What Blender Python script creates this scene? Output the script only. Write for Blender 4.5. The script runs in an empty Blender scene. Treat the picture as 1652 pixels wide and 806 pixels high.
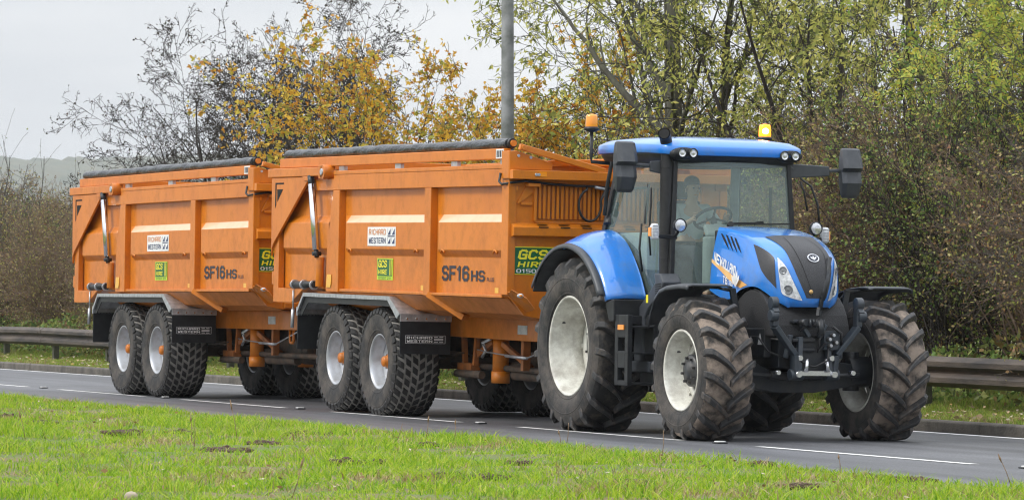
import bpy, math, random
import numpy as np
from mathutils import Vector, Matrix

random.seed(7)
rng = np.random.default_rng(11)
SC = bpy.context.scene
COL = SC.collection
R = math.radians

# ------------------------------------------------------------------ camera
PSI = R(22.75)
PIT = math.atan(62 / 6500)
CAM = Vector((37.57, -17.55, 1.45))
FWD = Vector((-math.cos(PSI) * math.cos(PIT), math.sin(PSI) * math.cos(PIT), math.sin(PIT)))
cd = bpy.data.cameras.new('camera')
cd.sensor_width = 36
cd.lens = 36 * 6500 / 1652
cd.clip_start = 0.5
cd.clip_end = 9000
cam = bpy.data.objects.new('camera', cd)
COL.objects.link(cam)
cam.location = CAM
cam.rotation_euler = FWD.to_track_quat('-Z', 'Y').to_euler()
cd.dof.use_dof = True
cd.dof.focus_distance = 39.5
cd.dof.aperture_fstop = 14
SC.camera = cam

# ------------------------------------------------------------------ world, sun, exposure
SUN_EL, SUN_AZ = R(46), R(-98)          # azimuth of the sun from +X towards +Y
w = bpy.data.worlds.new('World')
SC.world = w
w.use_nodes = True
nt = w.node_tree
bg = nt.nodes['Background']
sky = nt.nodes.new('ShaderNodeTexSky')
sky.sky_type = 'NISHITA'
sky.sun_disc = False
sky.sun_elevation = SUN_EL
sky.sun_rotation = R(90) - SUN_AZ
sky.air_density = 1.0
sky.dust_density = 2.5
tc = nt.nodes.new('ShaderNodeTexCoord')
mp = nt.nodes.new('ShaderNodeMapping')
mp.inputs['Scale'].default_value = (1.3, 1.3, 9.0)
nz = nt.nodes.new('ShaderNodeTexNoise')
nz.inputs['Scale'].default_value = 2.2
nz.inputs['Detail'].default_value = 5
nz.inputs['Roughness'].default_value = 0.5
cr = nt.nodes.new('ShaderNodeValToRGB')
cr.color_ramp.elements[0].position = 0.36
cr.color_ramp.elements[0].color = (6.5, 6.95, 7.6, 1)
cr.color_ramp.elements[1].position = 0.62
cr.color_ramp.elements[1].color = (10.2, 10.3, 10.5, 1)
mx = nt.nodes.new('ShaderNodeMixRGB')
mx.inputs[0].default_value = 0.88       # cloud cover over the clear sky
nt.links.new(tc.outputs['Generated'], mp.inputs[0])
nt.links.new(mp.outputs[0], nz.inputs['Vector'])
nt.links.new(nz.outputs['Fac'], cr.inputs[0])
nt.links.new(sky.outputs[0], mx.inputs[1])
nt.links.new(cr.outputs[0], mx.inputs[2])
sx_ = nt.nodes.new('ShaderNodeSeparateXYZ')
mr_ = nt.nodes.new('ShaderNodeMapRange')      # an overcast sky is about three times brighter overhead than at the horizon
mr_.inputs['From Min'].default_value = 0.04; mr_.inputs['From Max'].default_value = 1.0
mr_.inputs['To Min'].default_value = 1.0; mr_.inputs['To Max'].default_value = 3.0
vm = nt.nodes.new('ShaderNodeVectorMath'); vm.operation = 'SCALE'
nt.links.new(tc.outputs['Generated'], sx_.inputs[0])
nt.links.new(sx_.outputs['Z'], mr_.inputs['Value'])
nt.links.new(mx.outputs[0], vm.inputs[0]); nt.links.new(mr_.outputs[0], vm.inputs['Scale'])
nt.links.new(vm.outputs[0], bg.inputs[0])
bg.inputs[1].default_value = 0.07

sd = bpy.data.lights.new('sun', 'SUN')
sd.energy = 1.5
sd.angle = R(14)
sd.color = (1.0, 0.965, 0.9)
sun = bpy.data.objects.new('sun', sd)
COL.objects.link(sun)
sun.rotation_euler = Vector((-math.cos(SUN_EL) * math.cos(SUN_AZ), -math.cos(SUN_EL) * math.sin(SUN_AZ), -math.sin(SUN_EL))).to_track_quat('-Z', 'Y').to_euler()
SC.view_settings.view_transform = 'Standard'
SC.view_settings.look = 'None'
SC.view_settings.gamma = 1
SC.view_settings.use_curve_mapping = False
SC.view_settings.exposure = 0.42
SC.render.engine = 'CYCLES'
SC.cycles.max_bounces = 6
SC.cycles.transparent_max_bounces = 16
SC.cycles.use_denoising = True
SC.cycles.filter_width = 1.15

# ------------------------------------------------------------------ materials
def mat(name, col, rough=0.5, metal=0.0, var=None, vscale=6.0, vlo=0.35, vhi=0.65, bump=0.0, bscale=40.0,
        coat=0.0, spec=0.5, trans=0.0, emit=None, estr=0.0, detail=4, stretch=None, grime=None):
    m = bpy.data.materials.new(name)
    m.use_nodes = True
    t = m.node_tree
    b = t.nodes['Principled BSDF']
    b.inputs['Base Color'].default_value = (*col, 1)
    b.inputs['Roughness'].default_value = rough
    b.inputs['Metallic'].default_value = metal
    b.inputs['Specular IOR Level'].default_value = spec
    if coat:
        b.inputs['Coat Weight'].default_value = coat
        b.inputs['Coat Roughness'].default_value = 0.04
    if emit:
        b.inputs['Emission Color'].default_value = (*emit, 1)
        b.inputs['Emission Strength'].default_value = estr
    co = t.nodes.new('ShaderNodeTexCoord')
    src = co.outputs['Object']
    if stretch:
        ma = t.nodes.new('ShaderNodeMapping')
        ma.inputs['Scale'].default_value = stretch
        t.links.new(src, ma.inputs[0])
        src = ma.outputs[0]
    if var:
        n = t.nodes.new('ShaderNodeTexNoise')
        n.inputs['Scale'].default_value = vscale
        n.inputs['Detail'].default_value = detail
        n.inputs['Roughness'].default_value = 0.6
        t.links.new(src, n.inputs['Vector'])
        c = t.nodes.new('ShaderNodeValToRGB')
        c.color_ramp.elements[0].position = vlo
        c.color_ramp.elements[0].color = (*col, 1)
        c.color_ramp.elements[1].position = vhi
        c.color_ramp.elements[1].color = (*var, 1)
        t.links.new(n.outputs['Fac'], c.inputs[0])
        t.links.new(c.outputs[0], b.inputs['Base Color'])
    if grime:
        # streaks and splashes of road dirt: (colour, strength, scale, stretch)
        gcol, gs, gsc, gst = grime
        g_out = co.outputs['Object']
        gm = t.nodes.new('ShaderNodeMapping'); gm.inputs['Scale'].default_value = gst
        oi = t.nodes.new('ShaderNodeObjectInfo'); om = t.nodes.new('ShaderNodeMath'); om.operation = 'MULTIPLY'; om.inputs[1].default_value = 37.0
        ov = t.nodes.new('ShaderNodeVectorMath'); ov.operation = 'ADD'      # every part and copy has dirt of its own
        t.links.new(oi.outputs['Random'], om.inputs[0]); t.links.new(g_out, ov.inputs[0]); t.links.new(om.outputs[0], ov.inputs[1])
        t.links.new(ov.outputs[0], gm.inputs[0])
        gn = t.nodes.new('ShaderNodeTexNoise'); gn.inputs['Scale'].default_value = gsc; gn.inputs['Detail'].default_value = 9; gn.inputs['Roughness'].default_value = 0.72
        t.links.new(gm.outputs[0], gn.inputs['Vector'])
        gr_ = t.nodes.new('ShaderNodeMapRange'); gr_.inputs['From Min'].default_value = 0.47; gr_.inputs['From Max'].default_value = 0.74; gr_.inputs['To Max'].default_value = gs
        sz = t.nodes.new('ShaderNodeSeparateXYZ'); zr = t.nodes.new('ShaderNodeMapRange')   # road spray is thickest low down
        zr.inputs['From Min'].default_value = 2.3; zr.inputs['From Max'].default_value = 1.2; zr.inputs['To Min'].default_value = -.02; zr.inputs['To Max'].default_value = .085
        ad = t.nodes.new('ShaderNodeMath'); ad.operation = 'ADD'
        t.links.new(g_out, sz.inputs[0]); t.links.new(sz.outputs['Z'], zr.inputs['Value'])
        t.links.new(gn.outputs['Fac'], ad.inputs[0]); t.links.new(zr.outputs[0], ad.inputs[1])
        t.links.new(ad.outputs[0], gr_.inputs['Value'])
        gx = t.nodes.new('ShaderNodeMixRGB'); gx.inputs[2].default_value = (*gcol, 1)
        t.links.new(gr_.outputs[0], gx.inputs[0])
        if var: t.links.new(c.outputs[0], gx.inputs[1])
        else: gx.inputs[1].default_value = (*col, 1)
        t.links.new(gx.outputs[0], b.inputs['Base Color'])
        rr_ = t.nodes.new('ShaderNodeMapRange'); rr_.inputs['To Min'].default_value = rough; rr_.inputs['To Max'].default_value = min(rough + .35, 1)
        t.links.new(gr_.outputs[0], rr_.inputs['Value']); t.links.new(rr_.outputs[0], b.inputs['Roughness'])
    if bump:
        n2 = t.nodes.new('ShaderNodeTexNoise')
        n2.inputs['Scale'].default_value = bscale
        n2.inputs['Detail'].default_value = 3
        t.links.new(src, n2.inputs['Vector'])
        bp = t.nodes.new('ShaderNodeBump')
        bp.inputs['Strength'].default_value = bump
        bp.inputs['Distance'].default_value = 0.02
        t.links.new(n2.outputs['Fac'], bp.inputs['Height'])
        t.links.new(bp.outputs[0], b.inputs['Normal'])
    if trans:
        tr = t.nodes.new('ShaderNodeBsdfTranslucent')
        ms = t.nodes.new('ShaderNodeMixShader')
        ms.inputs[0].default_value = trans
        t.links.new(b.outputs[0], ms.inputs[1])
        t.links.new(tr.outputs[0], ms.inputs[2])
        if var:
            t.links.new(c.outputs[0], tr.inputs[0])
        else:
            tr.inputs[0].default_value = (*col, 1)
        t.links.new(ms.outputs[0], t.nodes['Material Output'].inputs[0])
    return m

def leafmat(name, cols, trans=0.35, rough=0.5):
    """each leaf picks one of several leaf colours, by the mesh island it is"""
    m = bpy.data.materials.new(name)
    m.use_nodes = True
    t = m.node_tree
    b = t.nodes['Principled BSDF']
    g = t.nodes.new('ShaderNodeNewGeometry')
    c = t.nodes.new('ShaderNodeValToRGB')
    e = c.color_ramp.elements
    k = len(cols)
    while len(e) < k:
        e.new(0.5)
    for i, q in enumerate(cols):
        e[i].position = i / (k - 1)
        e[i].color = (*q, 1)
    t.links.new(g.outputs['Random Per Island'], c.inputs[0])
    t.links.new(c.outputs[0], b.inputs['Base Color'])
    b.inputs['Roughness'].default_value = rough
    b.inputs['Specular IOR Level'].default_value = 0.25
    tr = t.nodes.new('ShaderNodeBsdfTranslucent')
    t.links.new(c.outputs[0], tr.inputs[0])
    ms = t.nodes.new('ShaderNodeMixShader')
    ms.inputs[0].default_value = trans
    t.links.new(b.outputs[0], ms.inputs[1])
    t.links.new(tr.outputs[0], ms.inputs[2])
    t.links.new(ms.outputs[0], t.nodes['Material Output'].inputs[0])
    return m

def glassmat(name, tint, dust_glare, dust_glare_col, ior=1.5):
    m = bpy.data.materials.new(name)
    m.use_nodes = True
    t = m.node_tree
    t.nodes.remove(t.nodes['Principled BSDF'])
    tr = t.nodes.new('ShaderNodeBsdfTransparent')
    tr.inputs[0].default_value = (*tint, 1)
    gl = t.nodes.new('ShaderNodeBsdfGlossy')
    gl.inputs['Roughness'].default_value = 0.03
    lw = t.nodes.new('ShaderNodeLayerWeight'); lw.inputs[0].default_value = 0.5
    pw = t.nodes.new('ShaderNodeMath'); pw.operation = 'POWER'; pw.inputs[1].default_value = 4.5
    fr = t.nodes.new('ShaderNodeMath'); fr.operation = 'MULTIPLY_ADD'; fr.inputs[1].default_value = ior; fr.inputs[2].default_value = 0.05
    t.links.new(lw.outputs['Facing'], pw.inputs[0]); t.links.new(pw.outputs[0], fr.inputs[0])
    df = t.nodes.new('ShaderNodeBsdfDiffuse')
    df.inputs[0].default_value = (*dust_glare_col, 1)
    m1 = t.nodes.new('ShaderNodeMixShader')
    m1.inputs[0].default_value = dust_glare  # diffuse veil: dust, with the greenish glare painted in
    m2 = t.nodes.new('ShaderNodeMixShader')
    t.links.new(tr.outputs[0], m1.inputs[1])
    t.links.new(df.outputs[0], m1.inputs[2])
    t.links.new(fr.outputs[0], m2.inputs[0])
    t.links.new(m1.outputs[0], m2.inputs[1])
    t.links.new(gl.outputs[0], m2.inputs[2])
    t.links.new(m2.outputs[0], t.nodes['Material Output'].inputs[0])
    return m

M = {}
M['orange'] = mat('orange_paint', (0.63, 0.188, 0.008), 0.42, var=(0.52, 0.145, 0.008), vscale=1.6, vlo=0.42, vhi=0.78, bump=0.02, bscale=9, coat=0.22, spec=0.35, stretch=(1, 1, 0.8), grime=((0.20, 0.085, 0.03), .38, 6.5, (1, 1, .8)))
M['orange_ledge_sheen'] = mat('orange_ledge_painted_sky_sheen', (0.78, 0.49, 0.29), 0.4, var=(0.68, 0.36, 0.17), vscale=4, vlo=.5, vhi=.85, coat=.4)  # pale colour paints the sky's sheen onto the upward-facing ledge
M['orange_dirty_and_backing'] = mat('dark_orange_dirt_and_slat_backing', (0.42, 0.13, 0.022), 0.6, var=(0.15, 0.075, 0.035), vscale=5, vlo=0.4, vhi=0.72)
M['blue'] = mat('blue_paint', (0.012, 0.195, 0.68), 0.3, coat=1.0, var=(0.014, 0.21, 0.70), vscale=2, grime=((0.10, 0.16, 0.26), .45, 6.0, (1, 1, .7)))
M['black'] = mat('black_plastic', (0.014, 0.015, 0.017), 0.45, var=(0.026, 0.028, 0.03), vscale=9, spec=.35)
M['grey_plastic'] = mat('grey_plastic', (0.036, 0.042, 0.050), 0.45, var=(0.055, 0.06, 0.068), vscale=7)
M['iron'] = mat('dark_cast_iron', (0.012, 0.016, 0.022), 0.45, var=(0.035, 0.033, 0.03), vscale=8, vlo=0.4, vhi=0.75, bump=0.15, bscale=30)
M['dirt'] = mat('dirty_running_gear', (0.03, 0.026, 0.022), 0.8, var=(0.11, 0.07, 0.045), vscale=6)
M['steel'] = mat('polished_steel', (0.75, 0.76, 0.78), 0.2, metal=1.0)
M['zinc'] = mat('galvanised_steel', (0.40, 0.42, 0.44), 0.42, metal=0.75, var=(0.60, 0.61, 0.63), vscale=14, bump=0.05, bscale=60)
M['rim_grey'] = mat('silver_rim_paint', (0.50, 0.52, 0.55), 0.35, metal=0.45, var=(0.36, 0.35, 0.34), vscale=7, vlo=0.45, vhi=0.75)
M['rim_white'] = mat('cream_white_rim_paint', (0.74, 0.74, 0.67), 0.38, var=(0.60, 0.58, 0.50), vscale=5, vlo=0.45, vhi=0.8, coat=0.3, grime=((0.26, 0.23, 0.19), .7, 5.0, (1, 1, 1)))
M['rubber'] = mat('tyre_rubber', (0.030, 0.030, 0.030), 0.75, var=(0.075, 0.068, 0.060), vscale=11, vlo=0.4, vhi=0.72, bump=0.25, bscale=45)
M['rubber_side'] = mat('dusty_sidewall', (0.024, 0.024, 0.024), 0.8, var=(0.105, 0.09, 0.076), vscale=6, vlo=0.38, vhi=0.75, bump=0.3, bscale=30)
M['mud'] = mat('dried_mud_on_tread', (0.25, 0.20, 0.16), 0.95, var=(0.035, 0.032, 0.030), vscale=6, vlo=0.42, vhi=0.62, bump=0.6, bscale=26)
M['mud_dark'] = mat('thin_mud_on_tread', (0.014, 0.014, 0.014), 0.85, var=(0.10, 0.08, 0.062), vscale=6, vlo=0.5, vhi=0.78, bump=0.5, bscale=26)
M['lug'] = mat('tyre_lug_rubber', (0.030, 0.030, 0.031), 0.55, var=(0.12, 0.095, 0.075), vscale=13, vlo=0.5, vhi=0.76, bump=0.25, bscale=40)
M['block'] = mat('tread_block_rubber', (0.010, 0.010, 0.010), 0.6, var=(0.03, 0.028, 0.027), vscale=12)
M['groove'] = mat('dust_in_tread_grooves', (0.30, 0.285, 0.26), 0.95, var=(0.18, 0.17, 0.155), vscale=12)
M['hubdark'] = mat('greasy_hub', (0.03, 0.034, 0.04), 0.4, var=(0.06, 0.055, 0.05), vscale=14)
M['tarp'] = mat('charcoal_tarpaulin', (0.022, 0.025, 0.030), 0.3, var=(0.05, 0.054, 0.062), vscale=5, bump=0.9, bscale=9, stretch=(1.6, 4, 4))
M['white'] = mat('white_sticker', (0.80, 0.80, 0.79), 0.4, var=(0.66, 0.65, 0.62), vscale=12, vlo=0.5, vhi=0.8)
M['navy'] = mat('navy_lettering', (0.02, 0.035, 0.11), 0.4)
M['ink'] = mat('black_lettering', (0.018, 0.02, 0.035), 0.4)
M['ink_orange'] = mat('orange_lettering', (0.62, 0.22, 0.05), 0.45)
M['sign_green'] = mat('sign_green', (0.01, 0.12, 0.035), 0.4)
M['sign_yellow'] = mat('sign_yellow', (0.86, 0.76, 0.03), 0.4)
M['yellow_reflector'] = mat('yellow_reflector', (0.80, 0.42, 0.015), 0.3, coat=.5)
M['lime'] = mat('sign_lime', (0.50, 0.68, 0.03), 0.4)
M['amber'] = mat('amber_lens', (0.9, 0.30, 0.01), 0.2, coat=0.8)
M['amber_lit'] = mat('lit_amber_lens', (0.9, 0.3, 0.01), 0.3, emit=(1.0, 0.25, 0.012), estr=1.6)
M['armpaint'] = mat('slate_linkage_paint', (0.028, 0.038, 0.050), 0.35, var=(0.06, 0.063, 0.068), vscale=12, vlo=.45, vhi=.8)
M['bulb'] = mat('lit_beacon_bulb', (1, 0.8, 0.3), 0.3, emit=(1.0, 0.72, 0.22), estr=26.0)
M['lens'] = mat('clear_lamp_lens', (0.78, 0.80, 0.82), 0.12, coat=1.0, var=(0.45, 0.47, 0.5), vscale=30)
M['lensglass'] = mat('bright_reflector', (0.85, 0.86, 0.88), 0.15, metal=0.7, var=(0.5, 0.52, 0.55), vscale=50)
M['wglass'] = glassmat('windscreen_glass', (0.80, 0.90, 0.86), 0.15, (0.66, 0.84, 0.79), 1.0)
M['sglass'] = glassmat('side_glass', (0.76, 0.88, 0.84), 0.10, (0.60, 0.80, 0.75), 0.7)
M['trim'] = mat('pale_cab_trim', (0.42, 0.44, 0.44), 0.7, var=(0.34, 0.35, 0.36), vscale=8)
M['seat'] = mat('dark_seat_fabric', (0.045, 0.05, 0.06), 0.85)
M['skin'] = mat('skin', (0.52, 0.32, 0.23), 0.55)
M['shirt'] = mat('pale_shirt', (0.52, 0.56, 0.58), 0.85, var=(0.44, 0.48, 0.5), vscale=12)
M['trousers'] = mat('dark_trousers', (0.03, 0.035, 0.05), 0.85)
M['hair'] = mat('dark_hair', (0.04, 0.03, 0.022), 0.7)
M['mirror'] = mat('mirror_glass', (0.8, 0.8, 0.8), 0.05, metal=1.0)
M['hose'] = mat('black_hose', (0.015, 0.015, 0.016), 0.45)
M['slot'] = mat('dark_opening', (0.008, 0.008, 0.008), 0.9)
M['rail'] = mat('weathered_steel_rail', (0.105, 0.083, 0.066), 0.75, var=(0.028, 0.026, 0.025), vscale=2.2, vlo=0.36, vhi=0.66, bump=0.3, bscale=22, stretch=(0.5, 1, 3), detail=7)
M['post'] = mat('mossy_rail_post', (0.05, 0.055, 0.035), 0.9, var=(0.085, 0.08, 0.06), vscale=9, bump=0.4)
M['pole'] = mat('galvanised_lamp_pole', (0.20, 0.21, 0.21), 0.7, metal=0.05, var=(0.075, 0.085, 0.075), vscale=3.2, vlo=0.38, vhi=0.66, bump=0.1, detail=7)
M['kerb'] = mat('dirty_kerb_concrete', (0.14, 0.125, 0.105), 0.9, var=(0.065, 0.06, 0.05), vscale=3.5, bump=0.5, bscale=40)
M['paintline'] = mat('road_marking_paint', (0.72, 0.72, 0.70), 0.6, var=(0.42, 0.42, 0.41), vscale=16, vlo=0.5, vhi=0.8)
M['bark'] = mat('grey_brown_bark', (0.11, 0.092, 0.075), 0.9, var=(0.055, 0.048, 0.040), vscale=9, bump=0.6, bscale=30, stretch=(1, 1, 0.3))
M['bark_dark'] = mat('dark_bark', (0.022, 0.018, 0.016), 0.9, var=(0.055, 0.046, 0.04), vscale=9, bump=0.5, bscale=30)
M['bark_brown'] = mat('reddish_brown_twigs', (0.115, 0.075, 0.05), 0.9, var=(0.23, 0.165, 0.12), vscale=3)
M['bark_green'] = mat('green_grey_bark', (0.10, 0.10, 0.068), 0.9, var=(0.055, 0.05, 0.038), vscale=7, bump=0.6, bscale=30, stretch=(1, 1, 0.3))
M['leaf_maple'] = leafmat('autumn_maple_leaves', [(0.66, 0.33, 0.03), (0.72, 0.48, 0.05), (0.50, 0.18, 0.02), (0.70, 0.56, 0.08), (0.30, 0.34, 0.06), (0.46, 0.26, 0.06)], 0.45)
M['leaf_haw'] = leafmat('dark_hawthorn_leaves', [(0.02, 0.02, 0.012), (0.05, 0.035, 0.018), (0.03, 0.035, 0.014), (0.07, 0.035, 0.018)], 0.15)
M['leaf_willow'] = leafmat('pale_green_leaves', [(0.26, 0.31, 0.07), (0.56, 0.56, 0.15), (0.76, 0.70, 0.20), (0.09, 0.13, 0.035), (0.44, 0.46, 0.12)], 0.5)
M['leaf_ash'] = leafmat('yellow_green_ash_leaves', [(0.18, 0.30, 0.06), (0.42, 0.52, 0.10), (0.66, 0.62, 0.12), (0.08, 0.15, 0.045), (0.66, 0.52, 0.07)], 0.5)
M['leaf_brown'] = leafmat('brown_thicket_leaves', [(0.10, 0.07, 0.035), (0.38, 0.25, 0.12), (0.10, 0.14, 0.035), (0.40, 0.40, 0.10), (0.20, 0.085, 0.045), (0.50, 0.44, 0.19)], 0.3)
M['leaf_green'] = leafmat('undergrowth_leaves', [(0.09, 0.17, 0.045), (0.17, 0.27, 0.06), (0.34, 0.36, 0.11), (0.05, 0.09, 0.03), (0.26, 0.18, 0.07)], 0.35)
M['litter'] = leafmat('fallen_leaf_litter', [(0.30, 0.16, 0.06), (0.42, 0.34, 0.20), (0.20, 0.10, 0.045), (0.55, 0.50, 0.38), (0.35, 0.22, 0.06)], 0.1)
M['blade'] = leafmat('bright_grass_blades', [(0.10, 0.25, 0.014), (0.26, 0.44, 0.018), (0.42, 0.54, 0.03), (0.15, 0.32, 0.016), (0.58, 0.60, 0.10)], 0.45, 0.45)
M['blade_far'] = leafmat('verge_grass_blades', [(0.12, 0.22, 0.03), (0.24, 0.36, 0.04), (0.38, 0.44, 0.09), (0.32, 0.28, 0.10), (0.17, 0.29, 0.03)], 0.4)
M['straw'] = leafmat('dead_straw', [(0.42, 0.33, 0.15), (0.30, 0.22, 0.10), (0.50, 0.42, 0.22), (0.22, 0.13, 0.07)], 0.2)
M['soil'] = mat('crumbly_soil', (0.13, 0.078, 0.05), 0.95, var=(0.055, 0.034, 0.024), vscale=22, bump=1.0, bscale=60)
M['stone'] = mat('pale_stone', (0.45, 0.38, 0.28), 0.9, var=(0.3, 0.25, 0.2), vscale=20)
M['stud'] = mat('road_stud_reflector', (0.7, 0.7, 0.68), 0.3)

# ------------------------------------------------------------------ mesh helpers
def V3(a): return Vector(a)

class MB:
    def __init__(s):
        s.v = []; s.f = []; s.mi = []; s.sm = []
    def add(s, vs, fs, mi=0, sm=False):
        b = len(s.v)
        s.v.extend([tuple(p) for p in vs])
        for q in fs:
            s.f.append(tuple(i + b for i in q)); s.mi.append(mi); s.sm.append(sm)
        return s
    def box(s, x0, x1, y0, y1, z0, z1, mi=0):
        vs = [(x, y, z) for z in (z0, z1) for y in (y0, y1) for x in (x0, x1)]
        return s.add(vs, [(0, 2, 3, 1), (4, 5, 7, 6), (0, 1, 5, 4), (2, 6, 7, 3), (0, 4, 6, 2), (1, 3, 7, 5)], mi)
    def bar(s, p, q, wd, ht, up=(0, 0, 1), mi=0, w2=None, h2=None):
        p, q = V3(p), V3(q); d = (q - p).normalized(); u = V3(up)
        if abs(d.dot(u)) > 0.98: u = Vector((1, 0, 0))
        r = d.cross(u).normalized(); u = r.cross(d)
        w2 = wd if w2 is None else w2; h2 = ht if h2 is None else h2
        vs = []
        for c, a, b in ((p, wd, ht), (q, w2, h2)):
            for i, j in ((-1, -1), (1, -1), (1, 1), (-1, 1)):
                vs.append(c + r * i * a / 2 + u * j * b / 2)
        return s.add(vs, [(3, 2, 1, 0), (4, 5, 6, 7), (0, 1, 5, 4), (1, 2, 6, 5), (2, 3, 7, 6), (3, 0, 4, 7)], mi)
    def tube(s, path, r, n=10, mi=0, caps=True, sm=True):
        P = [V3(p) for p in path]
        rs = r if isinstance(r, (list, tuple)) else [r] * len(P)
        vs = []; prev = None
        for i, p in enumerate(P):
            d = (P[min(i + 1, len(P) - 1)] - P[max(i - 1, 0)]).normalized()
            if prev is None:
                u = Vector((0, 0, 1)) if abs(d.z) < 0.9 else Vector((1, 0, 0))
                a = d.cross(u).normalized()
            else:
                a = (prev - d * prev.dot(d)).normalized()
            prev = a; b = d.cross(a)
            for k in range(n):
                t = 2 * math.pi * k / n
                vs.append(p + (a * math.cos(t) + b * math.sin(t)) * rs[i])
        fs = [(i * n + k, i * n + (k + 1) % n, (i + 1) * n + (k + 1) % n, (i + 1) * n + k) for i in range(len(P) - 1) for k in range(n)]
        s.add(vs, fs, mi, sm)
        if caps:
            s.add(vs[:n], [tuple(range(n))[::-1]], mi); s.add(vs[-n:], [tuple(range(n))], mi)
        return s
    def lathe(s, prof, n=48, c=(0, 0, 0), mi=0, mis=None, sm=True, axis='y', closed=False):
        """prof: (radius, along the axis)"""
        vs = []
        for r, a in prof:
            for k in range(n):
                t = 2 * math.pi * k / n
                if axis == 'y': vs.append((c[0] + r * math.cos(t), c[1] + a, c[2] + r * math.sin(t)))
                elif axis == 'z': vs.append((c[0] + r * math.cos(t), c[1] + r * math.sin(t), c[2] + a))
                else: vs.append((c[0] + a, c[1] + r * math.cos(t), c[2] + r * math.sin(t)))
        m = len(prof)
        for i in range(m if closed else m - 1):
            j = (i + 1) % m
            b = [vs[i * n + k] for k in range(n)] + [vs[j * n + k] for k in range(n)]
            s.add(b, [(k, (k + 1) % n, n + (k + 1) % n, n + k) for k in range(n)], mis[i] if mis else mi, sm)
        return s
    def prism(s, poly, axis, a0, a1, mi=0):
        """poly in the plane across axis: 'y' -> (x,z), 'x' -> (y,z), 'z' -> (x,y)"""
        def P(p, a):
            return (p[0], a, p[1]) if axis == 'y' else (a, p[0], p[1]) if axis == 'x' else (p[0], p[1], a)
        n = len(poly)
        vs = [P(p, a0) for p in poly] + [P(p, a1) for p in poly]
        return s.add(vs, [tuple(range(n))[::-1], tuple(range(n, 2 * n))] + [(i, (i + 1) % n, n + (i + 1) % n, n + i) for i in range(n)], mi)
    def grid(s, rows, mi=0, sm=True, wrap=False):
        n = len(rows[0]); vs = [p for r in rows for p in r]
        fs = [(i * n + k, i * n + (k + 1) % n, (i + 1) * n + (k + 1) % n, (i + 1) * n + k) for i in range(len(rows) - 1) for k in range(n if wrap else n - 1)]
        return s.add(vs, fs, mi, sm)
    def ball(s, c, r, n=12, mi=0, sc=(1, 1, 1)):
        rows = []
        for i in range(n // 2 + 1):
            a = math.pi * i / (n // 2)
            rows.append([(c[0] + r * sc[0] * math.sin(a) * math.cos(2 * math.pi * k / n), c[1] + r * sc[1] * math.sin(a) * math.sin(2 * math.pi * k / n), c[2] + r * sc[2] * math.cos(a)) for k in range(n)])
        return s.grid(rows, mi, True, True)
    def build(s, name, mats, parent=None, loc=(0, 0, 0), bevel=0.0, seg=2, solid=0.0, flip=False):
        me = bpy.data.meshes.new(name)
        me.from_pydata(s.v, [], s.f)
        for m in (mats if isinstance(mats, (list, tuple)) else [mats]):
            me.materials.append(M[m])
        me.polygons.foreach_set('material_index', s.mi)
        me.polygons.foreach_set('use_smooth', s.sm)
        me.update()
        import bmesh
        bm = bmesh.new(); bm.from_mesh(me)
        bmesh.ops.remove_doubles(bm, verts=bm.verts, dist=0.00005)
        bmesh.ops.recalc_face_normals(bm, faces=bm.faces)
        bm.to_mesh(me); bm.free()
        o = bpy.data.objects.new(name, me)
        COL.objects.link(o)
        o.location = loc
        if parent: o.parent = parent
        if solid:
            q = o.modifiers.new('solid', 'SOLIDIFY'); q.thickness = solid; q.offset = 0
        if bevel:
            q = o.modifiers.new('bevel', 'BEVEL'); q.width = bevel; q.segments = seg
            q.limit_method = 'ANGLE'; q.angle_limit = R(35); q.harden_normals = False
        return o

def tag(o, label=None, cat=None, group=None, kind=None):
    if label: o['label'] = label
    if cat: o['category'] = cat
    if group: o['group'] = group
    if kind: o['kind'] = kind
    return o

def empty(name, loc, label, cat, group=None, rot=(0, 0, 0)):
    o = bpy.data.objects.new(name, None)
    COL.objects.link(o)
    o.location = loc; o.rotation_euler = rot; o.empty_display_size = 0.3
    return tag(o, label, cat, group)

def kids(o): return [c for c in bpy.data.objects if c.parent == o]

def copy_tree(o, parent=None):
    c = o.copy(); COL.objects.link(c)
    if parent: c.parent = parent
    for ch in kids(o): copy_tree(ch, c)
    return c

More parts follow.
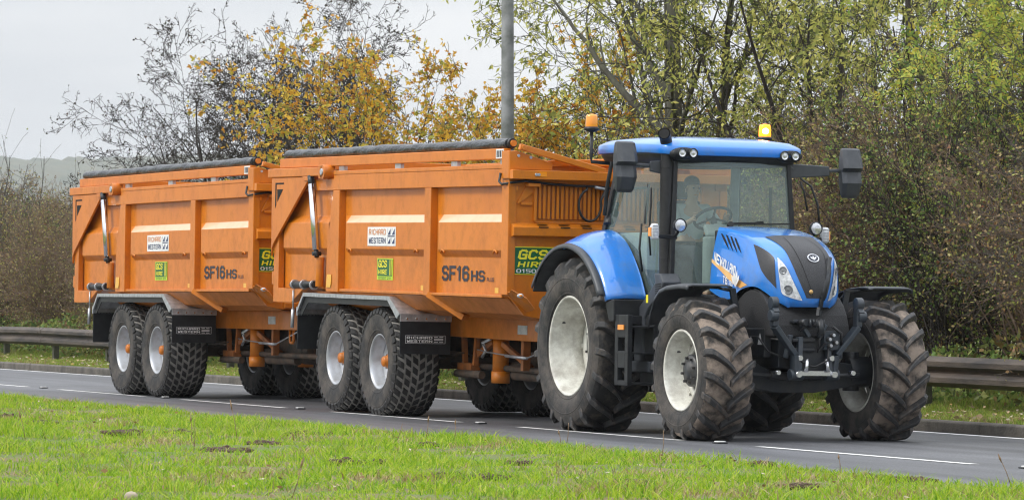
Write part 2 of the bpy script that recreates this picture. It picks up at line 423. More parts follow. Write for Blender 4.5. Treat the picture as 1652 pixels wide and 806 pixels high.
# heavy block capitals as strokes on a 4 x 6 grid
GLYPH = {'A': '0,0 0,5 1,6 3,6 4,5 4,0;0,2.6 4,2.6', 'C': '4,5 3,6 1,6 0,5 0,1 1,0 3,0 4,1', 'D': '0,0 0,6 3,6 4,5 4,1 3,0 0,0', 'E': '4,6 0,6 0,0 4,0;0,3 3.4,3',
         'F': '4,6 0,6 0,0;0,3 3.4,3', 'G': '4,5 3,6 1,6 0,5 0,1 1,0 4,0 4,2.8 2.2,2.8', 'H': '0,0 0,6;4,0 4,6;0,3 4,3', 'I': '2,0 2,6', 'L': '0,6 0,0 4,0', 'N': '0,0 0,6 4,0 4,6',
         'O': '0,1 0,5 1,6 3,6 4,5 4,1 3,0 1,0 0,1', 'P': '0,0 0,6 3,6 4,5 4,3.8 3,2.8 0,2.8', 'R': '0,0 0,6 3,6 4,5 4,3.8 3,2.8 0,2.8;2,2.8 4,0',
         'S': '4,5 3,6 1,6 0,5 0,4 1,3 3,3 4,2 4,1 3,0 1,0 0,1', 'T': '2,0 2,6;0,6 4,6', 'U': '0,6 0,1 1,0 3,0 4,1 4,6', 'W': '0,6 .8,0 2,4 3.2,0 4,6',
         '0': '0,1 0,5 1,6 3,6 4,5 4,1 3,0 1,0 0,1', '1': '.9,4.9 2.3,6 2.3,0', '2': '0,5 1,6 3,6 4,5 4,4 0,0 4,0', '5': '4,6 0,6 0,3.4 3,3.4 4,2.6 4,1 3,0 0,0',
         '6': '4,5 3,6 1,6 0,5 0,1 1,0 3,0 4,1 4,2.5 3,3.4 0,3.4', '7': '0,6 4,6 1.5,0', '8': '1,3 0,4 0,5 1,6 3,6 4,5 4,4 3,3 1,3 0,2 0,1 1,0 3,0 4,1 4,2 3,3', '.': '1.6,0 2.4,0', '\'': '2,6 2,5'}
def block_text(s, wd, ht, wt, mtx, m, parent, name='lettering', shear=0.0, gap=2.0, ext=0.0015):
    """capitals wd wide and ht tall, stroke weight wt in grid units, centred on mtx"""
    vs = []; fs = []; x = 0.0
    adv = {'I': 1.6, '1': 2.5, '.': 1.6, ' ': 2.0}
    for ch in s:
        if ch in GLYPH:
            ox = x - (1.2 if ch in 'I.' else .7 if ch == '1' else 0)
            for line in GLYPH[ch].split(';'):
                P = [tuple(map(float, q.split(','))) for q in line.split()]
                for p, q in zip(P, P[1:]):
                    dx, dy = q[0] - p[0], q[1] - p[1]; L = math.hypot(dx, dy); dx /= L; dy /= L
                    h = wt / 2; e = h * .8
                    b = len(vs); z = ext + (len(fs) % 7) * .00004
                    for sx, sy in ((-1, -1), (1, -1), (1, 1), (-1, 1)):
                        c_ = p if sx < 0 else q
                        vs.append((ox + c_[0] + sx * e * dx - sy * h * dy, c_[1] + sx * e * dy + sy * h * dx, z))
                    fs.append((b, b + 1, b + 2, b + 3))
        x += adv.get(ch, 4.0) + (gap if ch != ' ' else 0)
    xs = [v[0] for v in vs]; ys = [v[1] for v in vs]
    cx_, cy_ = (max(xs) + min(xs)) / 2, (max(ys) + min(ys)) / 2
    sx_, sy_ = wd / (max(xs) - min(xs)), ht / (max(ys) - min(ys))
    mb = MB()
    mb.add([mtx @ Vector(((v[0] - cx_) * sx_ + shear * (v[1] - cy_) * sy_, (v[1] - cy_) * sy_, v[2])) for v in vs], fs)
    me = bpy.data.meshes.new(name); me.from_pydata(mb.v, [], mb.f); me.materials.append(M[m]); me.update()
    o = bpy.data.objects.new(name, me); COL.objects.link(o)
    if parent: o.parent = parent
    return o

def on_side(x, y, z):      # text read along +X on a face that looks to -Y
    return Matrix.Translation((x, y, z)) @ Matrix.Rotation(R(90), 4, 'X')
def on_front(x, y, z):     # text read along +Y on a face that looks to +X
    return Matrix.Translation((x, y, z)) @ Matrix.Rotation(R(90), 4, 'Z') @ Matrix.Rotation(R(90), 4, 'X')

def np_mesh(name, verts, quads, mats, mi=None, smooth=False):
    me = bpy.data.meshes.new(name)
    n = len(quads)
    me.vertices.add(len(verts)); me.vertices.foreach_set('co', np.asarray(verts, dtype=np.float32).ravel())
    me.loops.add(n * 4); me.loops.foreach_set('vertex_index', np.asarray(quads, dtype=np.int32).ravel())
    me.polygons.add(n)
    me.polygons.foreach_set('loop_start', np.arange(0, n * 4, 4, dtype=np.int32))
    if mi is not None: me.polygons.foreach_set('material_index', np.asarray(mi, dtype=np.int32))
    if smooth: me.polygons.foreach_set('use_smooth', np.ones(n, dtype=bool))
    for m in mats: me.materials.append(M[m])
    me.update(calc_edges=True)
    me.validate()
    return me

def obj_me(name, me, parent=None, loc=(0, 0, 0)):
    o = bpy.data.objects.new(name, me); COL.objects.link(o); o.location = loc
    if parent: o.parent = parent
    return o
# ------------------------------------------------------------------ ground, road, kerbs
def road_z(y): return -0.015 * (y + 0.95)
def ground_z(x, y):
    x = np.asarray(x, float); y = np.asarray(y, float)
    z = np.interp(y, [-400, -30, -9, -5.2, -4.76, -4.74, 3.10, 3.12, 4.4, 6, 9, 30, 3000], [0.2, 0.2, 0.21, 0.20, 0.185, -0.4, -0.4, 0.045, 0.07, 0.15, 0.3, 0.5, 4])
    live = (y < -4.75) | (y > 3.11)
    amp = np.where(np.abs(y) < 40, 0.022, 0.0)
    z = z + live * amp * (np.sin(x * 2.1 + y * 1.3) * np.sin(y * 2.7 - x * 0.8) + 0.6 * np.sin(x * 5.3 + 1) * np.sin(y * 4.9)) * np.clip((np.abs(y + 0.8) - 3.9) / 1.2, 0, 1)
    return z

def make_ground():
    ys = np.concatenate([[-400, -120, -60, -40, -30], np.arange(-26, -5.0, 0.35), [-4.95, -4.76, -4.74, 3.10, 3.12, 3.3], np.arange(3.6, 9, 0.4), [10, 14, 20, 40, 90, 200, 500, 1200, 3000]])
    xs = np.concatenate([[-6000, -3000, -1500, -700, -350, -200, -120], np.arange(-90, 40, 0.5), [44, 60, 90, 160, 300]])
    X, Y = np.meshgrid(xs, ys)
    Z = ground_z(X, Y)
    n, m = X.shape
    idx = np.arange(n * m).reshape(n, m)
    q = np.stack([idx[:-1, :-1], idx[:-1, 1:], idx[1:, 1:], idx[1:, :-1]], -1).reshape(-1, 4)
    me = np_mesh('ground', np.stack([X, Y, Z], -1).reshape(-1, 3), q, ['ground'], smooth=False)
    return tag(obj_me('ground', me), kind='structure')

def groundmat():
    m = mat('soil_and_turf', (0.10, 0.14, 0.03), 0.95, var=(0.17, 0.13, 0.06), vscale=1.7, vlo=0.42, vhi=0.62, bump=0.6, bscale=20, detail=8)
    return m
M['ground'] = groundmat()

def asphalt():
    m = bpy.data.materials.new('asphalt'); m.use_nodes = True
    t = m.node_tree; b = t.nodes['Principled BSDF']
    co = t.nodes.new('ShaderNodeTexCoord')
    n1 = t.nodes.new('ShaderNodeTexNoise'); n1.inputs['Scale'].default_value = 55; n1.inputs['Detail'].default_value = 4
    n2 = t.nodes.new('ShaderNodeTexNoise'); n2.inputs['Scale'].default_value = 0.8; n2.inputs['Detail'].default_value = 5
    mp_ = t.nodes.new('ShaderNodeMapping'); mp_.inputs['Scale'].default_value = (0.25, 2.2, 1)
    t.links.new(co.outputs['Object'], n1.inputs['Vector'])
    t.links.new(co.outputs['Object'], mp_.inputs[0]); t.links.new(mp_.outputs[0], n2.inputs['Vector'])
    r1 = t.nodes.new('ShaderNodeValToRGB')
    r1.color_ramp.elements[0].position = 0.35; r1.color_ramp.elements[0].color = (0.058, 0.06, 0.066, 1)
    r1.color_ramp.elements[1].position = 0.68; r1.color_ramp.elements[1].color = (0.135, 0.138, 0.148, 1)
    r2 = t.nodes.new('ShaderNodeValToRGB')
    r2.color_ramp.elements[0].position = 0.35; r2.color_ramp.elements[0].color = (0.62, 0.62, 0.62, 1)
    r2.color_ramp.elements[1].position = 0.7; r2.color_ramp.elements[1].color = (1.3, 1.3, 1.3, 1)
    mm = t.nodes.new('ShaderNodeMixRGB'); mm.blend_type = 'MULTIPLY'; mm.inputs[0].default_value = 1
    t.links.new(n1.outputs['Fac'], r1.inputs[0]); t.links.new(n2.outputs['Fac'], r2.inputs[0])
    t.links.new(r1.outputs[0], mm.inputs[1]); t.links.new(r2.outputs[0], mm.inputs[2])
    t.links.new(mm.outputs[0], b.inputs['Base Color'])
    b.inputs['Roughness'].default_value = 0.55
    bp = t.nodes.new('ShaderNodeBump'); bp.inputs['Strength'].default_value = 0.35; bp.inputs['Distance'].default_value = 0.01
    t.links.new(n1.outputs['Fac'], bp.inputs['Height']); t.links.new(bp.outputs[0], b.inputs['Normal'])
    return m
M['asphalt'] = asphalt()
M['joint'] = mat('tar_joint', (0.03, 0.03, 0.032), 0.7)

def strip(name, x0, x1, y0, y1, dz, m, thick=0.0, nx=40):
    mb = MB()
    for i in range(nx):
        a, b = x0 + (x1 - x0) * i / nx, x0 + (x1 - x0) * (i + 1) / nx
        mb.add([(a, y0, road_z(y0) + dz), (b, y0, road_z(y0) + dz), (b, y1, road_z(y1) + dz), (a, y1, road_z(y1) + dz)], [(0, 1, 2, 3)])
    return mb.build(name, m)

def make_road():
    o = strip('road', -300, 120, -4.62, 3.0, 0, 'asphalt', nx=60); tag(o, kind='structure')
    mb = MB()
    for k in range(-30, 12):
        a = -1.2 + 5.65 * k; b = a + 4.0
        y0, y1 = -1.26, -1.16
        mb.add([(a, y0, road_z(y0) + .004), (b, y0, road_z(y0) + .004), (b, y1, road_z(y1) + .004), (a, y1, road_z(y1) + .004)], [(0, 1, 2, 3)])
    y0, y1 = 2.72, 2.84
    mb.add([(-300, y0, road_z(y0) + .004), (120, y0, road_z(y0) + .004), (120, y1, road_z(y1) + .004), (-300, y1, road_z(y1) + .004)], [(0, 1, 2, 3)])
    tag(mb.build('road_markings', 'paintline'), kind='structure')
    mb = MB()
    for x in (-38.5, -33.6, -20.6, -16.9, 12.4):
        mb.add([(x + .02 * math.sin(y * 3) + w_, y, road_z(y) + .003) for y in (-4.6, -3, -1, 1, 2.7) for w_ in (0, .035)], [(2 * i, 2 * i + 1, 2 * i + 3, 2 * i + 2) for i in range(4)])
    tag(mb.build('road_joints', 'joint'), kind='structure')
    # kerbs: stones butted end to end, part of the setting
    mb = MB()
    x = -140.0
    while x < 60:
        j = random.uniform(-.006, .006)
        z0 = road_z(3.0)
        mb.prism([(3.0 + j, -0.3), (3.0 + j, z0 + .105), (3.02 + j, z0 + .125), (3.11, z0 + .125), (3.11, -0.3)], 'x', x + .004, x + .906)
        x += .91
    tag(mb.build('kerb', 'kerb', bevel=.006, seg=1), kind='structure')
    mb = MB()
    x = -140.0
    while x < 60:
        z0 = road_z(-4.62)
        mb.prism([(-4.62, -0.3), (-4.62, z0 + .09), (-4.75, z0 + .09), (-4.75, -0.3)], 'x', x + .004, x + .906)
        x += .91
    tag(mb.build('kerb_of_the_central_verge', 'kerb'), kind='structure')
    # cat's eye studs
    where = ['far left of the trailers', 'under the rear trailer', 'between the two trailers', 'by the rear tractor wheel', 'in front of the front tractor wheel', 'near the right edge of the road']
    for i, x in enumerate((-19.0, -13.25, -8.0, -2.3, 3.6, 9.3)):
        y = -1.2
        mb = MB(); mb.box(-.07, .07, -.05, .05, 0, .012, 0); mb.box(-.045, .045, -.04, .04, .012, .022, 1)
        o = mb.build('road_stud', ['iron', 'stud'], loc=(x, y, road_z(y) + .002), bevel=.004)
        tag(o, 'small white reflective road stud ' + where[i], 'road stud', 'road studs along the lane line')

# ------------------------------------------------------------------ grass and litter
def blades(n, xr, yr, h, wd, lean, inside, name, mats, hfun=None, mi_fun=None):
    x = rng.uniform(*xr, n); y = rng.uniform(*yr, n)
    k = inside(x, y); x, y = x[k], y[k]; n = len(x)
    z = ground_z(x, y) - .01
    hh = rng.uniform(.45, 1.0, n) * h * (hfun(x, y) if hfun else 1)
    a = rng.uniform(0, 2 * np.pi, n); b = rng.uniform(0, 2 * np.pi, n)
    l = rng.uniform(0, lean, n) * hh
    ww = wd * rng.uniform(.6, 1.3, n)
    P = np.stack([x, y, z], -1); W_ = np.stack([np.cos(a) * ww, np.sin(a) * ww, 0 * a], -1)
    T = P + np.stack([np.cos(b) * l, np.sin(b) * l, hh], -1)
    Mi = P + np.stack([np.cos(b) * l * .35, np.sin(b) * l * .35, hh * .58], -1)
    v = np.stack([P - W_, P + W_, Mi + W_ * .75, T], 1)       # kite-like blade
    v2 = np.stack([Mi - W_ * .75], 1)
    V = np.concatenate([v, v2], 1).reshape(-1, 3)
    i = np.arange(n) * 5
    q = np.concatenate([np.stack([i, i + 1, i + 2, i + 4], -1), np.stack([i + 4, i + 2, i + 3, i + 3], -1)], 0)
    # second face is a triangle; write it as a thin quad using the middle of the tip
    V = V.reshape(n, 5, 3)
    tip2 = (V[:, 3] + V[:, 4]) / 2
    V = np.concatenate([V, tip2[:, None]], 1).reshape(-1, 3)
    i = np.arange(n) * 6
    q = np.concatenate([np.stack([i, i + 1, i + 2, i + 4], -1), np.stack([i + 4, i + 2, i + 3, i + 5], -1)], 0)
    mi = None
    if mi_fun is not None:
        mm = mi_fun(x, y); mi = np.concatenate([mm, mm])
    me = np_mesh(name, V, q, mats, mi)
    return obj_me(name, me)

CX, CY = CAM.x, CAM.y
def in_view(x, y, lo=-0.25, hi=0.25):
    dx, dy = x - CX, y - CY
    dep = dx * -math.cos(PSI) + dy * math.sin(PSI)
    lat = dx * math.sin(PSI) + dy * math.cos(PSI)
    return (dep > 11) & (lat / dep > lo) & (lat / dep < hi)

def fbm(x, y, s):
    return (np.sin(x * s + 1.3 * np.sin(y * s * .7)) * np.sin(y * s * 1.1 + 1.7 * np.sin(x * s * .6)) + .5 * np.sin(x * s * 2.3 + 2) * np.sin(y * s * 2.9 + 1)) / 1.5

SOIL = [(-3.4, 0.028), ]
def soil_spots():
    # places of dug-up soil seen in the near grass: pixel to ground, worked out beforehand
    pts = [(203, 701, .17), (362, 722, .20), (497, 700, .17), (290, 697, .10), (555, 750, .10), (602, 748, .10), (727, 768, .17), (785, 770, .14), (1470, 773, .13), (1415, 770, .12), (12, 672, .12), (70, 680, .13), (1288, 780, .12), (430, 712, .13), (1020, 781, .10), (1230, 745, .07), (838, 745, .08), (690, 716, .07)]
    U = Vector((0, 0, 1)); h = Vector((-math.cos(PSI), math.sin(PSI), 0)); rt = Vector((math.sin(PSI), math.cos(PSI), 0))
    out = []
    for px, py, r in pts:
        d = h * 6500 + rt * (px - 826) - U * (py - 465)
        t = (0.22 - CAM.z) / d.z
        p = CAM + d * t
        out.append((p.x, p.y, r))
    return out
SOIL = soil_spots()

def make_grass():
    def near(x, y):
        k = in_view(x, y) & (y < -4.72)
        for sx, sy, r in SOIL:
            k &= ((x - sx) ** 2 + (y - sy) ** 2 > (r * .85) ** 2 * rng.uniform(0, 1.5, len(x)))
        # thinner where the sward is patchy
        k &= rng.uniform(0, 1, len(x)) < np.clip(.8 + .75 * fbm(x, y, 2.1) + .35 * fbm(x + 9, y, 7.3), .12, 1)
        return k
    def hf(x, y): return np.clip(.80 + .6 * fbm(x, y, 1.4) + .6 * fbm(x, y, 6.1), .22, 1.9)
    def mf(x, y):
        c = fbm(x + 3, y, 1.9) + .5 * fbm(x, y + 5, 6.3) + rng.normal(0, .25, len(x))
        return (c > .62).astype(np.int32) + 2 * (c < -.75).astype(np.int32)
    o = blades(850000, (-24, 28), (-20, -4.7), .085, .0045, 1.7, near, 'grass', ['blade', 'straw', 'blade_far'], hf, mf)
    tag(o, 'bright green rough-cut grass of the near verge', 'grass', kind='stuff')
    def far(x, y): return in_view(x, y) & (y > 3.13)
    def mf2(x, y):
        c = fbm(x + 3, y * 2, .9) + rng.normal(0, .35, len(x))
        return (c > .75).astype(np.int32)
    o = blades(330000, (-75, 8), (3.1, 6.2), .085, .006, .9, far, 'verge_grass', ['blade_far', 'straw'], lambda x, y: np.clip(.85 + .6 * fbm(x, y, 1.7) + .5 * (y > 4.6), .3, 2.2), mf2)
    tag(o, 'short tufted grass strip between kerb and guard rail', 'grass', kind='stuff')

def kites(P, D, U, L, W_):
    """leaf-shaped kites: base P, direction D, side U"""
    L = L[:, None]; W_ = W_[:, None]
    v = np.stack([P, P + D * L * .42 + U * W_, P + D * L, P + D * L * .42 - U * W_], 1)
    return v

def rand_dirs(n):
    a = rng.normal(size=(n, 3)); return a / np.linalg.norm(a, axis=1, keepdims=True)

def make_litter():
    n = 5500
    x = rng.uniform(-60, 7, n); y = 3.15 + np.abs(rng.normal(0, 1, n)) * 1.3
    k = (y < 6) & in_view(x, y); x, y = x[k], y[k]; n = len(x)
    P = np.stack([x, y, ground_z(x, y) + rng.uniform(.015, .06, n)], -1)
    D = rand_dirs(n); D[:, 2] *= .35; U = np.cross(D, rand_dirs(n)); U[:, 2] *= .4
    U /= np.linalg.norm(U, axis=1, keepdims=True)
    v = kites(P, D, U, rng.uniform(.04, .09, n), rng.uniform(.012, .028, n)).reshape(-1, 3)
    me = np_mesh('fallen_leaves', v, np.arange(n * 4).reshape(-1, 4), ['litter'])
    tag(obj_me('fallen_leaves', me), 'brown and pale fallen leaves on the far verge', 'fallen leaves', kind='stuff')

def make_near_litter():
    n = 4200
    x = rng.uniform(-22, 27, n); y = rng.uniform(-17.5, -4.9, n)
    k = in_view(x, y) & (rng.random(n) < np.clip(.35 + .7 * fbm(x, y, 1.1), .05, 1)); x, y = x[k], y[k]; n = len(x)
    P = np.stack([x, y, ground_z(x, y) + rng.uniform(.01, .06, n)], -1)
    D = rand_dirs(n); D[:, 2] *= .4; U = np.cross(D, rand_dirs(n)); U[:, 2] *= .5
    U /= np.linalg.norm(U, axis=1, keepdims=True)
    v = kites(P, D, U, rng.uniform(.02, .06, n), rng.uniform(.006, .016, n)).reshape(-1, 3)
    me = np_mesh('leaf_litter', v, np.arange(n * 4).reshape(-1, 4), ['litter'])
    tag(obj_me('leaf_litter', me), 'small dead leaves and bits of straw in the near grass', 'leaf litter', kind='stuff')

def make_soil():
    wh = ['small brown soil clump in the upper left grass, below the rear trailer wheels', 'wide brown soil clump in the grass left of centre', 'wide flat soil clump in the grass below the wheels of the front trailer', 'faint small soil clump just above and right of the small upper left one',
          'small dark soil clump in the lower grass, left one of a close pair', 'small dark soil clump in the lower grass, right one of a close pair', 'broad reddish soil clump low in the centre of the grass', 'low soil clump just right of the broad one low in the centre',
          'dark soil clump in the grass at the lower right', 'soil clump just left of the dark one at the lower right', 'soil clump cut by the left edge, high in the grass', 'thin soil clump near the left edge, second from the edge',
          'soil clump at the bottom right below the front tractor wheels', 'crumbly soil clump just right of the wide one left of centre', 'small soil clump at the bottom right of centre', 'tiny soil clump below the front wheel of the tractor', 'tiny soil clump in the grass below the rear tractor wheel', 'tiny soil clump near the road edge below the trailer']
    for i, (x, y, r) in enumerate(SOIL):
        mb = MB()
        for k in range(60):
            a = random.uniform(0, 6.28); d = r * math.sqrt(random.random()) * 1.25
            q = random.uniform(.007, .026)
            rows_c = (d * math.cos(a) * 1.25, d * math.sin(a) * .9, random.uniform(0, .03) * (1 - d / r / 1.4))
            mb.ball(rows_c, q, 6, 0, (random.uniform(.8, 1.5), random.uniform(.8, 1.5), random.uniform(.5, 1)))
        mb.ball((0, 0, -.01), 1, 14, 0, (r * 1.15, r * .9, .035))
        o = mb.build('soil_clump', 'soil', loc=(x, y, float(ground_z(x, y)) + .012))
        q = o.modifiers.new('rough', 'DISPLACE'); tx = bpy.data.textures.get('clods') or bpy.data.textures.new('clods', 'CLOUDS')
        tx.noise_scale = .03; q.texture = tx; q.strength = .03
        tag(o, wh[i], 'soil clump', 'soil clumps scattered in the near grass')
    mb = MB(); mb.ball((0, 0, 0), .045, 10, 0, (1.1, .9, .7))
    U = Vector((0, 0, 1)); h = Vector((-math.cos(PSI), math.sin(PSI), 0)); rt = Vector((math.sin(PSI), math.cos(PSI), 0))
    d = h * 6500 + rt * (212 - 826) - U * (800 - 465); p = CAM + d * ((0.25 - CAM.z) / d.z)
    tag(mb.build('stone', 'stone', loc=p), 'small pale stone lying at the bottom edge of the grass', 'stone')

def make_stalks():
    # dry seed stalks standing in the near grass
    pts = [(40, 655, 160, 637, 690), (0, 0, 0, 0, 0)]
    S = [(163 / 3.912, 340 / 3.912 + 600, .24, -12), (1222 / 3.912, 520 / 3.912 + 600, .27, 2), (1500 / 3.912, 335 / 3.912 + 600, .32, -10), (1210 / 3.912, 190 / 3.912 + 600, .2, -2),
         (400 + 990 / 4.13, 640 + 135 / 4.13, .15, 18), (400 + 290 / 4.13, 806, .24, 16), (733, 640, .17, 3), (913, 703, .2, 6), (905, 700, .13, -8), (1250 + 1570 / 4.11, 640 + 600 / 4.11, .2, -22), (1068, 695, .2, 3), (686, 690, .2, 8), (1355, 757, .12, -5)]
    U = Vector((0, 0, 1)); h = Vector((-math.cos(PSI), math.sin(PSI), 0)); rt = Vector((math.sin(PSI), math.cos(PSI), 0))
    wl = ['leaning dry stalk near the left edge of the grass', 'tall upright dry stalk in front of the rear trailer wheels', 'leaning dry stalk between the two trailers', 'short dry stalk by the road in front of the rear trailer tyre', 'dry stalk leaning right below the front trailer wheels', 'dry stalk leaning right low in the grass left of centre',
          'dry stalk by the road behind the front trailer tyres', 'brown seed head on a stalk before the rear tractor tyre', 'short bent stalk beside the brown seed head', 'bent dark stalk leaning left at the far right of the grass', 'thin stalk before the front tractor tyre', 'thin stalk leaning right below the front trailer', 'short stalk at the road edge right of the front tractor tyre']
    for i, (px, py, hh, ang) in enumerate(S):
        d = h * 6500 + rt * (px - 826) - U * (max(py, 712) - 465)
        p = CAM + d * ((0.2 - CAM.z) / d.z)
        if p.y > -4.85:
            p = p + (CAM - p) * ((-4.95 - p.y) / (CAM.y - p.y)); p.z = 0.2
        lean = math.tan(R(ang)) * hh
        top = rt * lean + U * hh
        mb = MB(); mb.tube([(0, 0, 0), top * .5 + rt * .006, top], [.0032, .0026, .002], 5)
        if i % 3 != 1:
            mb.tube([top * .8, top * .92, top * 1.08], [.003, .008, .002], 6)
        tag(mb.build('dry_stalk', 'dry', loc=p), wl[i], 'dry stalk', 'dry stalks standing in the near grass')
M['dry'] = mat('dry_stalk', (0.16, 0.10, 0.055), 0.9, var=(0.30, 0.2, 0.12), vscale=30)

# ------------------------------------------------------------------ guard rail, lamp post
def make_rail():
    o = empty('guard_rail', (0, 4.4, 0), 'long weathered brown corrugated steel guard rail along the far verge', 'guard rail')
    mb = MB()
    prof = [(0.0, .68), (-.012, .672), (-.05, .645), (-.078, .625), (-.078, .572), (-.05, .55), (-.012, .525), (-.008, .495), (-.05, .468), (-.078, .447), (-.078, .394), (-.05, .375), (-.012, .35), (0.0, .342)]
    xs = list(np.arange(-125, 45, 3.2)); rows = []
    for k, x in enumerate(xs):
        dz = .012 * math.sin(k * 1.7); dy = .012 * math.sin(k * 2.3)
        rows.append([(x, y + dy, z + dz) for y, z in prof])
    mb.grid(rows, 0, False)
    b = mb.build('rail_beam', 'rail', o, solid=.006)
    for k in range(1, len(xs) - 1):      # lapped joints of the beam
        x = xs[k]; dz = .012 * math.sin(k * 1.7); dy = .012 * math.sin(k * 2.3) - .007
        mb = MB(); mb.grid([[(x + u, y + dy, z + dz) for y, z in prof] for u in (-.02, .30)], 0, False)
        mb.build('rail_lap', 'rail', o, solid=.005)
    mb = MB()
    for k, x in enumerate(xs[:-1]):
        dz = .012 * math.sin(k * 1.7); dy = .012 * math.sin(k * 2.3)
        for z in (.66, .59, .48, .41):
            mb.lathe([(0.0001, -.012), (.014, -.010), (.016, 0)], 8, (x + .12, -.085 + dy if z in (.59, .41) else -.04 + dy, z + dz))
    mb.build('rail_bolts', 'rail', o)
    mb = MB(); mb.box(-.05, .05, .02, .05, -.4, .62); mb.box(-.05, -.035, .05, .13, -.4, .62); mb.box(.035, .05, .05, .13, -.4, .62); mb.box(-.06, .06, .004, .02, .42, .6)
    proto = None
    for x in np.arange(-41.3 - 3.5 * 20, 30, 3.5):
        if proto is None:
            proto = mb.build('post', 'post', o, loc=(x, 0, 0), bevel=.004); c = proto
        else:
            c = proto.copy(); COL.objects.link(c); c.parent = o; c.location = (x, 0, 0)

def make_lamp_post():
    o = empty('lamp_post', (-19.72, 6.4, 0.1), 'tall grey galvanised lamp post rising behind the orange trailers', 'lamp post')
    mb = MB()
    mb.tube([(0, 0, -.3), (0, 0, 1.2), (0, 0, 1.25), (0, 0, 9.8)], [.115, .115, .106, .085], 24)
    mb.tube([(0, 0, 9.8), (.02, -.1, 10.1), (.05, -1.4, 10.35)], [.06, .05, .035], 12)
    mb.build('pole', 'pole', o)
    mb = MB(); mb.lathe([(.0001, -.02), (.118, -.02), (.118, .03), (.1, .05)], 24, (0, 0, 1.2), axis='z')
    mb.build('collar', 'pole', o)
    mb = MB()
    mb.grid([[(.05 + wx * s_, -1.35 - t, 10.34 + zz) for s_, zz in ((-1, 0), (-.7, .07), (0, .1), (.7, .07), (1, 0), (.6, -.05), (-.6, -.05))] for t, wx in ((0, .05), (.1, .11), (.4, .15), (.62, .1), (.7, .02))], 0, True, True)
    mb.build('lamp_head', 'grey_plastic', o)

